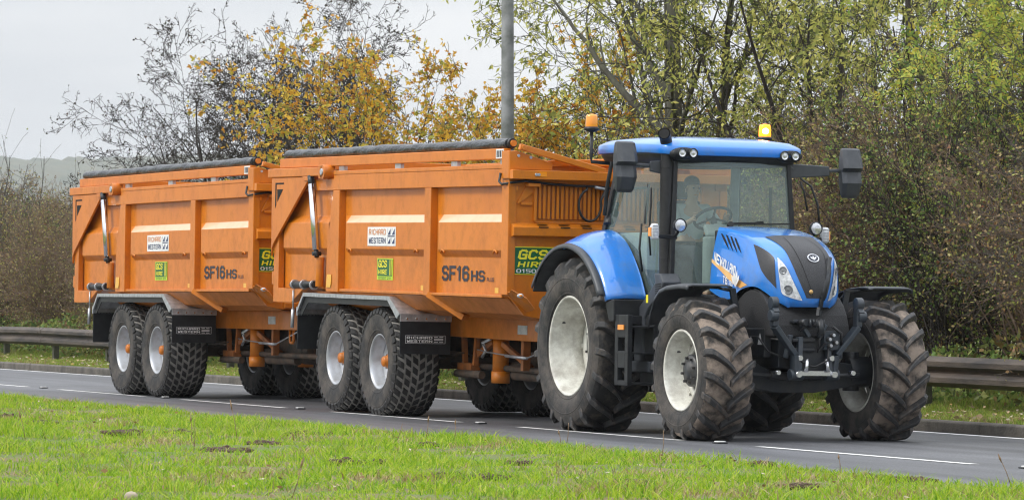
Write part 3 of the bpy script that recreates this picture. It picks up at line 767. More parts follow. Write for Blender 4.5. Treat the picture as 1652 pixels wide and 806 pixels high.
# ------------------------------------------------------------------ trees
MINR = .0042
class Tree:
    def __init__(s):
        s.pv = []; s.pq = []; s.nv = 0; s.tips = []; s.tipd = []
    def tube(s, P, r, n):
        P = np.asarray(P); m = len(P)
        d = np.gradient(P, axis=0); d /= (np.linalg.norm(d, axis=1, keepdims=True) + 1e-9)
        ref = np.array([0.3, 0.2, 0.93]) if abs(d[0, 2]) < .9 else np.array([1., .1, 0])
        a = np.cross(d, ref); a /= (np.linalg.norm(a, axis=1, keepdims=True) + 1e-9); b = np.cross(d, a)
        t = 2 * np.pi * np.arange(n) / n
        ring = a[:, None, :] * np.cos(t)[None, :, None] + b[:, None, :] * np.sin(t)[None, :, None]
        v = P[:, None, :] + ring * np.asarray(r)[:, None, None]
        i = np.arange(m - 1)[:, None] * n; k = np.arange(n)[None, :]; k2 = (k + 1) % n
        q = np.stack([i + k, i + k2, i + n + k2, i + n + k], -1).reshape(-1, 4) + s.nv
        s.pv.append(v.reshape(-1, 3)); s.pq.append(q); s.nv += m * n
    def grow(s, p, d, L, r, lev, par):
        q = par[lev]
        m = q['seg']; P = [np.array(p, float)]; D = np.array(d, float); D /= np.linalg.norm(D)
        ds = [D]
        for i in range(m):
            D = D + rng.normal(0, q['wob'], 3) + np.array(q.get('trop', (0, 0, 0))) / m
            D /= np.linalg.norm(D)
            P.append(P[-1] + D * L / m); ds.append(D)
        end = q.get('end', .3)
        rr = np.maximum(r * (1 - (1 - end) * np.linspace(0, 1, m + 1) ** .9), MINR)
        s.tube(P, rr, q.get('n', 4))
        last = lev == len(par) - 1
        if last or q.get('leaf', 0):
            k = q.get('leaf', 3)
            for _ in range(k):
                t = random.uniform(.15, 1) * m; i = min(int(t), m - 1); f = t - i
                s.tips.append(P[i] * (1 - f) + P[i + 1] * f); s.tipd.append(ds[i])
        if last: return
        cn = q['kids']; cn = max(1, int(round(cn * random.uniform(.75, 1.25))))
        for j in range(cn):
            t = q.get('from', .2) + (1 - q.get('from', .2)) * (j + random.random()) / cn
            t = min(t, .995) * m; i = min(int(t), m - 1); f = t - i
            b = P[i] * (1 - f) + P[i + 1] * f
            ax = ds[i]
            per = np.cross(ax, rng.normal(size=3)); per /= np.linalg.norm(per)
            an = R(random.gauss(q['ang'], q.get('angv', 9)))
            dd = ax * math.cos(an) + per * math.sin(an)
            rc = (rr[i] * (1 - f) + rr[i + 1] * f)
            s.grow(b, dd, L * q['lr'] * random.uniform(.65, 1.2) * (1.15 - .5 * t / m), rc * q.get('rr', .55), lev + 1, par)
    def wood(s, name, m):
        return np_mesh(name, np.concatenate(s.pv), np.concatenate(s.pq), [m], smooth=True)
    def leaves(s, name, m, size, asp=.32, per=1, spread=.05, droop=.3, palm=False, keep=None, pinn=0):
        T = np.array(s.tips); Dd = np.array(s.tipd)
        if keep is not None:
            k = keep(T); T, Dd = T[k], Dd[k]
        T = np.repeat(T, per, 0); Dd = np.repeat(Dd, per, 0); n = len(T)
        P = T + rng.normal(0, spread, (n, 3))
        D = Dd * .5 + rand_dirs(n) - np.array([0, 0, droop]); D /= np.linalg.norm(D, axis=1, keepdims=True)
        U = np.cross(D, rand_dirs(n)); U /= (np.linalg.norm(U, axis=1, keepdims=True) + 1e-9)
        L = rng.uniform(.6, 1.25, n) * size
        if palm:
            parts = []
            for a, sc in ((0, 1), (.95, .8), (-.95, .8)):
                Da = D * math.cos(a) + U * math.sin(a); Ua = U * math.cos(a) - D * math.sin(a)
                parts.append(kites(P, Da, Ua, L * sc, L * sc * .27))
            v = np.concatenate(parts, 1)     # n,12,3
            # share the base vertex so one leaf is one island
            v = v.reshape(n, 12, 3); base = np.arange(n)[:, None] * 12
            q = np.array([[0, 1, 2, 3], [0, 5, 6, 7], [0, 9, 10, 11]])
            q = (base[:, :, None] + q[None]).reshape(-1, 4)
            return np_mesh(name, v.reshape(-1, 3), q, [m])
        if pinn:
            vs = []
            N = np.cross(D, U)
            for j in range(pinn):
                t = .25 + .75 * j / pinn
                for sg in (-1, 1):
                    Dj = D * .55 + U * sg * .83; Uj = U * .55 - D * sg * .83
                    vs.append(kites(P + D * (L * t)[:, None], Dj, Uj, L * .42, L * .085))
            vs.append(kites(P + D * L[:, None], D, U, L * .42, L * .085))
            v = np.concatenate(vs, 1); kq = v.shape[1] // 4
            return np_mesh(name, v.reshape(-1, 3), np.arange(n * kq * 4).reshape(-1, 4), [m])
        v = kites(P, D, U, L, L * asp)
        return np_mesh(name, v.reshape(-1, 3), np.arange(n * 4).reshape(-1, 4), [m])

def tree_thing(name, loc, label, cat, wood, crown, group=None, rz=0, sc=1.0):
    o = empty(name, loc, label, cat, group, (0, 0, rz)); o.scale = (sc, sc, sc)
    obj_me('trunk', wood, o)
    if crown: obj_me('crown', crown, o)
    return o

def gz(x, y): return float(ground_z(x, y))

def bush_label(x, y, k):
    look = ['brown bush with reddish twigs', 'brown bush with arching twigs', 'dark-stemmed green-leaved bush', 'grey-stemmed brown bush'][k]
    row = 'in the front row' if y < 8 else 'in the back rows'
    if x < -40: return '%s %s of thicket left of trailers' % (look, row)
    if x > -12: return '%s %s of thicket right of tractor' % (look, row)
    return '%s %s of thicket behind trailers' % (look, row)

def seed(k):
    global rng
    random.seed(k); rng = np.random.default_rng(k)

def make_trees():
    seed(9)
    # ---- tangled brown bushes: three kinds, copied along the far verge
    kinds = []
    for k in range(4):
        T = Tree()
        P = [dict(seg=7, wob=.10, kids=12, ang=34, lr=.48, n=4, end=.25, trop=(0, 0, -.25), rr=.5, **{'from': .12}),
             dict(seg=5, wob=.16, kids=7, ang=38, lr=.52, n=3, end=.3, trop=(0, 0, -.15), rr=.5),
             dict(seg=3, wob=.22, kids=4, ang=42, lr=.55, n=3, end=.4, rr=.6, leaf=2),
             dict(seg=2, wob=.25, n=3, end=.5, leaf=3)]
        for j in range(13):
            a = random.uniform(0, 6.28); el = R(random.uniform(50, 88))
            T.grow((math.cos(a) * random.uniform(0, .7), math.sin(a) * random.uniform(0, .6), -.1), (math.cos(a) * math.cos(el), math.sin(a) * math.cos(el), math.sin(el)), random.uniform(2.6, 4.4), .028, 0, P)
        W = [dict(seg=12, wob=.07, kids=5, ang=30, lr=.3, n=4, end=.4, trop=(0, 0, -.7), rr=.6, **{'from': .4}), dict(seg=4, wob=.12, n=3, end=.5, leaf=2)]
        for j in range(16):      # long arching whips that stand out of the tangle
            a = random.uniform(0, 6.28); el = R(random.uniform(55, 86))
            T.grow((math.cos(a) * random.uniform(0, .9), math.sin(a) * random.uniform(0, .7), -.1), (math.cos(a) * math.cos(el), math.sin(a) * math.cos(el), math.sin(el)), random.uniform(3.6, 5.4), random.uniform(.012, .022), 0, W)
        wood = T.wood('trunk', ['bark_brown', 'bark_brown', 'bark_dark', 'bark'][k])
        crown = T.leaves('crown', ['leaf_brown', 'leaf_brown', 'leaf_green', 'leaf_brown'][k], .055, .38, per=1, spread=.06, droop=.2, keep=(lambda T_: rng.random(len(T_)) < (.6 if k != 2 else 1)))
        kinds.append((wood, crown, float(np.percentile(np.concatenate(T.pv)[:, 2], 98.5))))
    spots = []
    for Y, X0, X1, st in ((6.9, -60, 2, 2.3), (9.2, -72, -1, 2.9), (12.5, -82, -4, 4.0)):
        x = X0
        while x < X1:
            spots.append((x + random.uniform(-.5, .5), Y + random.uniform(-.5, .5))); x += st * random.uniform(.85, 1.15)
    for i, (x, y) in enumerate(spots):
        k = random.choice([0, 0, 1, 3, 2]) if y < 8 else random.choice([0, 2, 2, 3] if x > -38 else [0, 3])  # dark-stemmed kind favoured in the back rows, putting the thicket's shade into colour
        H = np.interp(x + (y - 7) * 1.8, [-60, -50, -46, -41, -20, -12, 0], [4.0, 3.6, 3.0, 2.6, 2.6, 3.1, 3.6])
        sc = H / kinds[k][2] * random.uniform(.82, 1.08) * (1 + (.06 if x > -36 else -.02) * (y - 7))
        tree_thing('thicket_bush', (x, y, gz(x, y)), bush_label(x, y, k), 'bush', kinds[k][0], kinds[k][1], 'bushes of the thicket behind the guard rail', random.uniform(0, 6.28), sc)

    # ---- bare dark hawthorn at the left
    seed(21)
    T = Tree()
    P = [dict(seg=6, wob=.08, kids=10, ang=44, lr=.62, n=6, end=.15, rr=.5, **{'from': .25}),
         dict(seg=7, wob=.15, kids=11, ang=42, lr=.48, n=4, end=.25, trop=(0, 0, .12), rr=.5),
         dict(seg=5, wob=.2, kids=6, ang=44, lr=.45, n=3, end=.3, rr=.5),
         dict(seg=3, wob=.22, kids=3, ang=50, lr=.45, n=3, end=.5, leaf=1, rr=.7),
         dict(seg=2, wob=.2, n=3, end=.5, leaf=2)]
    for d, L, p in (((-.35, -.1, 1), 5.3, (0, 0, -.1)), ((-.95, .2, 1), 5.4, (-.1, 0, -.1)), ((.12, .1, 1), 5.4, (.15, .1, -.1)), ((.75, -.2, 1), 5.0, (.3, 0, -.1)), ((-.65, .3, 1), 5.2, (0, .2, -.1)), ((-.15, .4, 1), 5.0, (0, .2, -.1))):
        T.grow(p, d, L, .085, 0, P)
    tree_thing('hawthorn_tree', (-38.2, 8.0, gz(-38, 8)), 'nearly bare dark twiggy hawthorn tree against grey sky behind the rear trailer', 'tree', T.wood('trunk', 'bark_dark'), T.leaves('crown', 'leaf_haw', .05, .4, per=1, spread=.015, keep=lambda T_: rng.random(len(T_)) < .28))
    T = Tree()
    for d, L, p in (((-.4, .1, 1), 4.9, (0, 0, -.1)), ((.3, -.1, 1), 4.7, (.1, 0, -.1)), ((.0, .1, 1), 5.2, (.05, .1, -.1))):
        T.grow(p, d, L, .07, 0, P)
    tree_thing('hawthorn_tree', (-34.2, 9.2, gz(-33, 9)), 'bare dark hawthorn tree between the big hawthorn and the first orange maple', 'tree', T.wood('trunk', 'bark_dark'), T.leaves('crown', 'leaf_haw', .05, .4, per=1, spread=.015, keep=lambda T_: rng.random(len(T_)) < .28))

    # ---- yellow and orange field maples
    seed(33)
    P = [dict(seg=6, wob=.07, kids=10, ang=36, lr=.55, n=6, end=.15, rr=.5, **{'from': .2}),
         dict(seg=6, wob=.12, kids=7, ang=38, lr=.45, n=4, end=.25, trop=(0, 0, .25), rr=.5, leaf=1),
         dict(seg=4, wob=.18, kids=5, ang=42, lr=.5, n=3, end=.35, rr=.6, leaf=3),
         dict(seg=2, wob=.2, n=3, end=.5, leaf=4)]
    maples = [(-29.0, 7.6, 4.7, 'tall orange and yellow field maple rising over the gap between the trailers'),
              (-25.6, 8.6, 4.5, 'orange field maple behind the front trailer, left of the lamp post'),
              (-21.8, 8.8, 4.0, 'yellow-brown field maple just beside the lamp post behind the bare limbs'),
              (-31.6, 7.2, 2.7, 'low yellow field maple behind the rear trailer roof'),
              (-23.6, 7.0, 3.0, 'low leafy orange field maple at the foot of the lamp post'),
              (-26.9, 6.9, 3.1, 'low bushy orange field maple behind the front trailer roof')]
    for x, y, L, lab in maples:
        T = Tree()
        for j in range(4 if L > 3.5 else 6):
            a = random.uniform(0, 6.28); e = random.uniform(.12, .5)
            T.grow((math.cos(a) * .1, math.sin(a) * .1, -.1), (math.cos(a) * e, math.sin(a) * e, 1), L * random.uniform(.8, 1.08), .055, 0, P)
        tree_thing('field_maple', (x, y, gz(x, y)), lab, 'tree', T.wood('trunk', 'bark_dark'), T.leaves('crown', 'leaf_maple', .078, palm=True, per=1, spread=.04, droop=.5, keep=lambda T_: rng.random(len(T_)) < .95), 'autumn field maples behind the trailers')

    # ---- big willow with long limbs over the cab
    seed(45)
    P = [dict(seg=9, wob=.05, kids=7, ang=42, lr=.52, n=9, end=.12, rr=.5, **{'from': .25}),
         dict(seg=9, wob=.12, kids=8, ang=40, lr=.45, n=5, end=.1, trop=(0, 0, .25), rr=.5),
         dict(seg=6, wob=.17, kids=5, ang=42, lr=.48, n=3, end=.3, rr=.5, leaf=1),
         dict(seg=4, wob=.2, kids=3, ang=40, lr=.55, n=3, end=.4, rr=.6, leaf=3, trop=(0, 0, -.4)),
         dict(seg=2, wob=.2, n=3, end=.5, leaf=3)]
    P1 = P[1:]
    T = Tree()
    T.grow((0, 0, -.1), (-.03, 0, 1), 8.5, .21, 0, P)
    T.grow((.25, .3, -.1), (.10, .05, 1), 7.6, .13, 0, P)
    T.grow((-.2, .2, -.1), (-.12, .0, 1), 6.8, .10, 0, P)
    # long limbs sweeping to the left over the trailer
    for z0, d, L, r in ((3.3, (-.95, -.1, .62), 4.6, .085), (2.7, (-1, .05, .28), 4.4, .065), (4.0, (-.9, -.15, .9), 4.2, .07), (3.0, (.6, -.2, .9), 3.6, .06)):
        T.grow((0, 0, z0), d, L, r, 0, [dict(P1[0], seg=12, wob=.1, trop=(0, 0, .5))] + P1[1:])
    tree_thing('willow_tree', (-16.9, 8.0, gz(-17, 8)), 'large pale green willow with thick grey trunk and long bare limbs above the tractor cab', 'tree', T.wood('trunk', 'bark_green'), T.leaves('crown', 'leaf_willow', .11, .18, per=1, spread=.03, droop=.9, keep=lambda T_: rng.random(len(T_)) < .55))
    for x, y, L, st, lab in ((-21.6, 10.6, 7.0, 4, 'slim pale green tree standing in the back between the lamp post and the big willow'),
                            (-17.2, 12.0, 7.4, 4, 'pale green tree in the back row right behind the big willow'),
                            (-13.2, 8.6, 6.8, 4, 'many-stemmed pale green tree just behind the lit beacon'),
                            (-9.9, 9.0, 6.2, 4, 'dark-stemmed green tree above the left mirror of the tractor')):
        T = Tree()
        for j in range(st):
            a = random.uniform(0, 6.28); e = random.uniform(.05, .33)
            T.grow((math.cos(a) * .25, math.sin(a) * .25, -.1), (math.cos(a) * e, math.sin(a) * e, 1), L * random.uniform(.75, 1.05), random.uniform(.07, .11), 0, P)
        tree_thing('willow_tree', (x, y, gz(x, y)), lab, 'tree', T.wood('trunk', 'bark_dark' if x > -19 else 'bark_green'), T.leaves('crown', 'leaf_willow', .11, .19, per=1, spread=.03, droop=.7, keep=lambda T_: rng.random(len(T_)) < .68))
    # ---- ash at the right edge, with feathered leaves
    seed(57)
    P = [dict(seg=7, wob=.07, kids=8, ang=40, lr=.52, n=7, end=.12, rr=.5, **{'from': .25}),
         dict(seg=7, wob=.12, kids=6, ang=40, lr=.45, n=4, end=.25, rr=.5, leaf=1),
         dict(seg=4, wob=.18, kids=5, ang=42, lr=.5, n=3, end=.35, rr=.6, leaf=3),
         dict(seg=2, wob=.2, n=3, end=.5, leaf=3)]
    for x, y, L, st, lab in ((-4.6, 7.6, 5.4, 3, 'yellow-green ash tree at the right edge of the picture above the guard rail'),
                            (-6.6, 8.6, 5.6, 3, 'green ash tree second from the right edge'),
                            (-.75, 6.5, 2.9, 4, 'bright yellow-green young ash leaning over the guard rail at the right')):
        T = Tree()
        for j in range(st):
            a = random.uniform(0, 6.28); e = random.uniform(.1, .4)
            T.grow((math.cos(a) * .2, math.sin(a) * .2, -.1), (math.cos(a) * e, math.sin(a) * e, 1), L * random.uniform(.75, 1.05), random.uniform(.045, .075), 0, P)
        tree_thing('ash_tree', (x, y, gz(x, y)), lab, 'tree', T.wood('trunk', 'bark_green'), T.leaves('crown', 'leaf_ash', .19, per=1, spread=.03, droop=.9, pinn=3, keep=lambda T_, q=(.8 if y < 7 else .6): rng.random(len(T_)) < q))

    seed(69)
    # ---- undergrowth at the foot of the thicket
    n = 60000
    x = rng.uniform(-75, 8, n); y = 4.75 + np.abs(rng.normal(0, 1.0, n)); k = in_view(x, y); x, y = x[k], y[k]; n = len(x)
    top = np.clip(.42 + .3 * fbm(x, y, .8) + .22 * (y - 4.7), .12, 1.5)
    P_ = np.stack([x, y, ground_z(x, y) + top * rng.uniform(0, 1, n) ** .7], -1)
    D = rand_dirs(n); D[:, 2] += .25; D /= np.linalg.norm(D, axis=1, keepdims=True)
    U = np.cross(D, rand_dirs(n)); U /= np.linalg.norm(U, axis=1, keepdims=True)
    v = kites(P_, D, U, rng.uniform(.05, .13, n), rng.uniform(.015, .035, n)).reshape(-1, 3)
    mi = (fbm(x, y, 1.3) > .45).astype(np.int32)
    me = np_mesh('undergrowth', v, np.arange(n * 4).reshape(-1, 4), ['leaf_green', 'leaf_brown'], mi)
    tag(obj_me('undergrowth', me), 'low green and brown undergrowth behind the guard rail', 'undergrowth', kind='stuff')

def make_hill():
    # wooded ridge far away, seen over the thicket at the left; crown-sized bumps along it
    ys = np.linspace(-300, 2600, 900); rows = []
    for dx, hh in ((0, 0), (60, .45), (130, .72), (200, .9), (280, 1.0), (420, .7)):
        x = -2900 - 2 * dx + 0 * ys
        z = hh * (119 + 3 * np.sin(ys / 210 + 1.5) + 1.2 * np.sin(ys / 61 + 1)) + (rng.uniform(-1.6, 1.6, len(ys)) + 1.2 * np.sin(ys / 5.3 + dx)) * (hh > 0)
        rows.append(np.stack([x, ys, z], -1))
    G = np.stack(rows, 0); a, b = G.shape[:2]; idx = np.arange(a * b).reshape(a, b)
    q = np.stack([idx[:-1, :-1], idx[:-1, 1:], idx[1:, 1:], idx[1:, :-1]], -1).reshape(-1, 4)
    tag(obj_me('hills', np_mesh('hills', G.reshape(-1, 3), q, ['hill'])), kind='structure')
M['hill'] = mat('wooded_hillside', (0.035, 0.05, 0.022), 0.95, var=(0.09, 0.085, 0.04), vscale=.02, detail=6)

def make_haze():
    m = bpy.data.materials.new('haze'); m.use_nodes = True; t = m.node_tree
    t.nodes.remove(t.nodes['Principled BSDF'])
    p = t.nodes.new('ShaderNodeVolumePrincipled')
    p.inputs['Color'].default_value = (0.93, 0.97, 1.0, 1); p.inputs['Density'].default_value = 0.00013
    t.links.new(p.outputs[0], t.nodes['Material Output'].inputs['Volume'])
    M['haze'] = m
    mb = MB(); mb.box(-6100, 400, -450, 3050, -5, 135)
    tag(mb.build('haze', 'haze'), 'pale thin haze over the distance', 'haze', kind='stuff')
# ------------------------------------------------------------------ tyres and wheels (outer face looks to -Y)
def clampz(mb, zl):
    for i, (x, y, z) in enumerate(mb.v):
        if z < -zl: mb.v[i] = (x, y * 1.0, -zl + .003)

def ag_tyre(Ro, W, rb, N, lugh, name, parent, zl, mats, seed=0):
    """tractor tyre: carcass plus chevron lugs whose V points down at the front"""
    R0 = Ro - lugh
    mb = MB()
    h = R0 - rb
    prof = [(rb, -W * .40), (rb + .012, -W * .43), (rb + h * .18, -W * .475), (rb + h * .42, -W * .5), (rb + h * .66, -W * .49), (R0 - .055, -W * .455), (R0 - .02, -W * .40),
            (R0 - .006, -W * .25), (R0, 0), (R0 - .006, W * .25), (R0 - .02, W * .40), (R0 - .055, W * .455), (rb + h * .66, W * .49), (rb + h * .42, W * .5), (rb + h * .18, W * .475), (rb + .012, W * .43), (rb, W * .40)]
    mis = [0, 0, 0, 0, 0, 1, 1, 1, 1, 1, 1, 0, 0, 0, 0, 0]
    mb.lathe(prof, 72, mis=mis)
    # raised rings on the sidewall
    for rr in (rb + .035, rb + h * .55):
        for s in (-1, 1):
            k = W * .452 if rr < rb + .05 else W * .493
            mb.lathe([(rr - .008, s * k), (rr, s * (k + .009)), (rr + .008, s * k)], 72, mi=0)
    def surf(y):
        a = abs(y) / (W * .455)
        if a <= 1: return R0 - .006 * a - .045 * a ** 6
        return R0 - .051 - (a - 1) * 2.2
    A = .36 * W / .54 * .70 / Ro
    for sg in (-1, 1):
        for i in range(N):
            f0 = 2 * math.pi * (i + (.5 if sg > 0 else 0)) / N
            S = 9; vs = []
            for j in range(S + 1):
                u = j / S
                y = sg * (-.018 + (W * .462 + .018) * u)
                ph = f0 + A * (u ** .82) * (1 - .12 * u)
                rs = surf(y) - .012
                rt = Ro - .004 * u - (.020 * max(0, u - .8) / .2)
                if j == S: rs -= .035; y = sg * W * .488; rt = Ro - .075
                hw_b = (.038 + .012 * u) / Ro; hw_t = (.022 + .010 * u) / Ro
                for rad, dp in ((rs, -hw_b), (rt, -hw_t), (rt, hw_t), (rs, hw_b)):
                    vs.append((rad * math.cos(ph + dp), y, rad * math.sin(ph + dp)))
            fs = [(j * 4 + k, j * 4 + k + 1, j * 4 + k + 5, j * 4 + k + 4) for j in range(S) for k in range(3)]
            fs += [(0, 1, 2, 3), (S * 4 + 3, S * 4 + 2, S * 4 + 1, S * 4)]
            mb.add(vs, fs, 2)
    clampz(mb, zl)
    return mb.build(name, mats, parent, bevel=.006, seg=1)

def block_tyre(Ro, W, rb, name, parent, zl):
    """wide trailer tyre with rows of slanted blocks and pale grooves"""
    R0 = Ro - .016
    mb = MB(); h = R0 - rb
    prof = [(rb, -W * .40), (rb + .02, -W * .45), (rb + h * .3, -W * .495), (rb + h * .6, -W * .5), (R0 - .07, -W * .48), (R0 - .03, -W * .44), (R0 - .008, -W * .34), (R0, -W * .15), (R0, W * .15), (R0 - .008, W * .34), (R0 - .03, W * .44), (R0 - .07, W * .48), (rb + h * .6, W * .5), (rb + h * .3, W * .495), (rb + .02, W * .45), (rb, W * .40)]
    mb.lathe(prof, 72, mis=[0, 0, 0, 0, 0, 1, 1, 1, 1, 1, 0, 0, 0, 0, 0])
    for s in (-1, 1):
        mb.lathe([(rb + .045, s * W * .466), (rb + .055, s * (W * .473 + .006)), (rb + .065, s * W * .477)], 72, mi=0)
        mb.lathe([(R0 - .115, s * W * .49), (R0 - .108, s * (W * .493 + .005)), (R0 - .1, s * W * .488)], 72, mi=0)
    def surf(y):
        a = abs(y) / (W * .5)
        return R0 - .045 * max(0, (a - .5) / .5) ** 2.4 - (.03 if a > .93 else 0)
    N = 34
    cols = [(.04, .26), (.34, .56), (.64, .89)]
    for sg in (-1, 1):
        for i in range(N):
            for ci, (a, b) in enumerate(cols):
                f0 = 2 * math.pi * (i + (.5 if sg > 0 else 0) + .33 * ci) / N
                sl = .34; vs = []
                for u in (a, (a + b) / 2, b):
                    y = sg * u * W * .5
                    ph = f0 + sl * u * W * .5 / Ro * 2.0
                    hw = .33 * 2 * math.pi / N
                    rs = surf(y)
                    for rad, dp in ((rs - .01, -hw), (rs + .012, -hw * .94), (rs + .012, hw * .94), (rs - .01, hw)):
                        vs.append((rad * math.cos(ph + dp), y, rad * math.sin(ph + dp)))
                fs = [(j * 4 + k, j * 4 + k + 1, j * 4 + k + 5, j * 4 + k + 4) for j in range(2) for k in range(3)] + [(0, 1, 2, 3), (11, 10, 9, 8)]
                mb.add(vs, fs, 2)
            # shoulder block reaching down the sidewall
            f0 = 2 * math.pi * (i + (.5 if sg > 0 else 0) + .9) / N
            hw = .36 * 2 * math.pi / N; vs = []
            for y, rs in ((.93 * W * .5, R0 - .028), (.985 * W * .5, R0 - .085)):
                for dy, dr, dp in ((-.01, -.02, -hw), (.006, .010, -hw), (.006, .010, hw), (-.01, -.02, hw)):
                    vs.append(((rs + dr) * math.cos(f0 + .3 + dp), sg * (y + dy), (rs + dr) * math.sin(f0 + .3 + dp)))
            mb.add(vs, [(0, 1, 5, 4), (1, 2, 6, 5), (2, 3, 7, 6), (0, 1, 2, 3), (7, 6, 5, 4)], 2)
    clampz(mb, zl)
    return mb.build(name, ['rubber_side', 'groove', 'block'], parent, bevel=.004, seg=1)

def tractor_wheel(root, loc, Ro, W, rim, N, lug, disc, hubr, rear, zl, tmats):
    mb = MB()
    # wheel centre: dished disc, hub and bolts
    yo = -W * .40
    d = yo + disc
    mb.lathe([(rim * .80, d + .02), (rim * .76, d), (rim * .58, d - .012), (rim * .54, d + .012), (hubr * 1.5, d + .03), (hubr * 1.45, d + .03)], 48, mi=0)
    if rear:
        mb.lathe([(hubr * 1.46, d + .032), (hubr * 1.2, d - .01), (hubr, d - .03), (hubr * .6, d - .05), (.0001, d - .052)], 36, mi=1)
    else:
        mb.lathe([(hubr * 1.46, d + .03), (hubr * 1.02, d - .0), (hubr, d - .085), (hubr * .9, d - .10), (hubr * .55, d - .105), (hubr * .5, d - .12), (.0001, d - .122)], 36, mi=1)
    nb = 8
    for k in range(nb):
        a = 2 * math.pi * (k + .3) / nb; r_ = hubr * (1.25 if rear else .78); dy = d - (.0 if rear else .10)
        mb.lathe([(.0001, dy - .03), (.014, dy - .03), (.014, dy + .02)], 6, (r_ * math.cos(a), 0, r_ * math.sin(a)), mi=1, sm=False)
    for k in range(8):
        a = 2 * math.pi * k / 8
        mb.box(-.02, .02, 0, .02, 0, .02, 0) if False else None
        c, s_ = math.cos(a), math.sin(a)
        mb.bar((rim * .74 * c, d - .002, rim * .74 * s_), (rim * .88 * c, d + .004, rim * .88 * s_), .05, .012, (0, 1, 0), 0)
    hub = mb.build('wheel', ['rim_white', 'hubdark'], root, loc)
    mb = MB()
    L = rim
    mb.lathe([(L + .018, yo - .004), (L + .022, yo - .016), (L + .008, yo - .026), (L - .006, yo - .016), (L - .010, yo + .01), (L - .030, yo + .05), (L - .034, yo + .10), (L - .052, yo + .13), (L - .055, yo + .18), (L - .085, yo + .21), (L - .09, -yo * .45), (L - .05, -yo * .6), (L - .02, -yo - .02), (L + .0, -yo + .016), (L + .02, -yo + .01), (L + .016, -yo - .01)], 72, mi=0)
    for k, a in enumerate((2.6, )):
        mb.lathe([(.0001, -.012), (.012, -.012), (.012, .03)], 8, ((L - .03) * math.cos(a), yo + .09, (L - .03) * math.sin(a)), mi=1)
    mb.build('rim', ['rim_white', 'hubdark'], hub)
    ag_tyre(Ro, W, rim + .012, N, lug, 'tyre', hub, zl, tmats)
    return hub

def clone(o, parent, loc, flip=False):
    c = o.copy(); COL.objects.link(c); c.parent = parent; c.location = loc
    if flip: c.scale = (1, -1, 1)
    for ch in kids(o):
        g = ch.copy(); COL.objects.link(g); g.parent = c
        for ch2 in kids(ch):
            g2 = ch2.copy(); COL.objects.link(g2); g2.parent = g
    return c

# ------------------------------------------------------------------ the trailer
def leaf_logo(mb, c, s, axis='side', mi=0, n=3, shear=0):
    """small fan of three leaf blades"""
    for k, a in enumerate((-.55, 0, .55)):
        dx, dz = math.sin(a), math.cos(a)
        w_ = .16 * s
        P = [(0, 0), (dx * .45 * s + dz * w_, dz * .45 * s - dx * w_), (dx * s, dz * s), (dx * .45 * s - dz * w_, dz * .45 * s + dx * w_)]
        mb.prism([(c[0] + p[0], c[2] + p[1]) for p in P], 'y', c[1] - .002, c[1], mi)

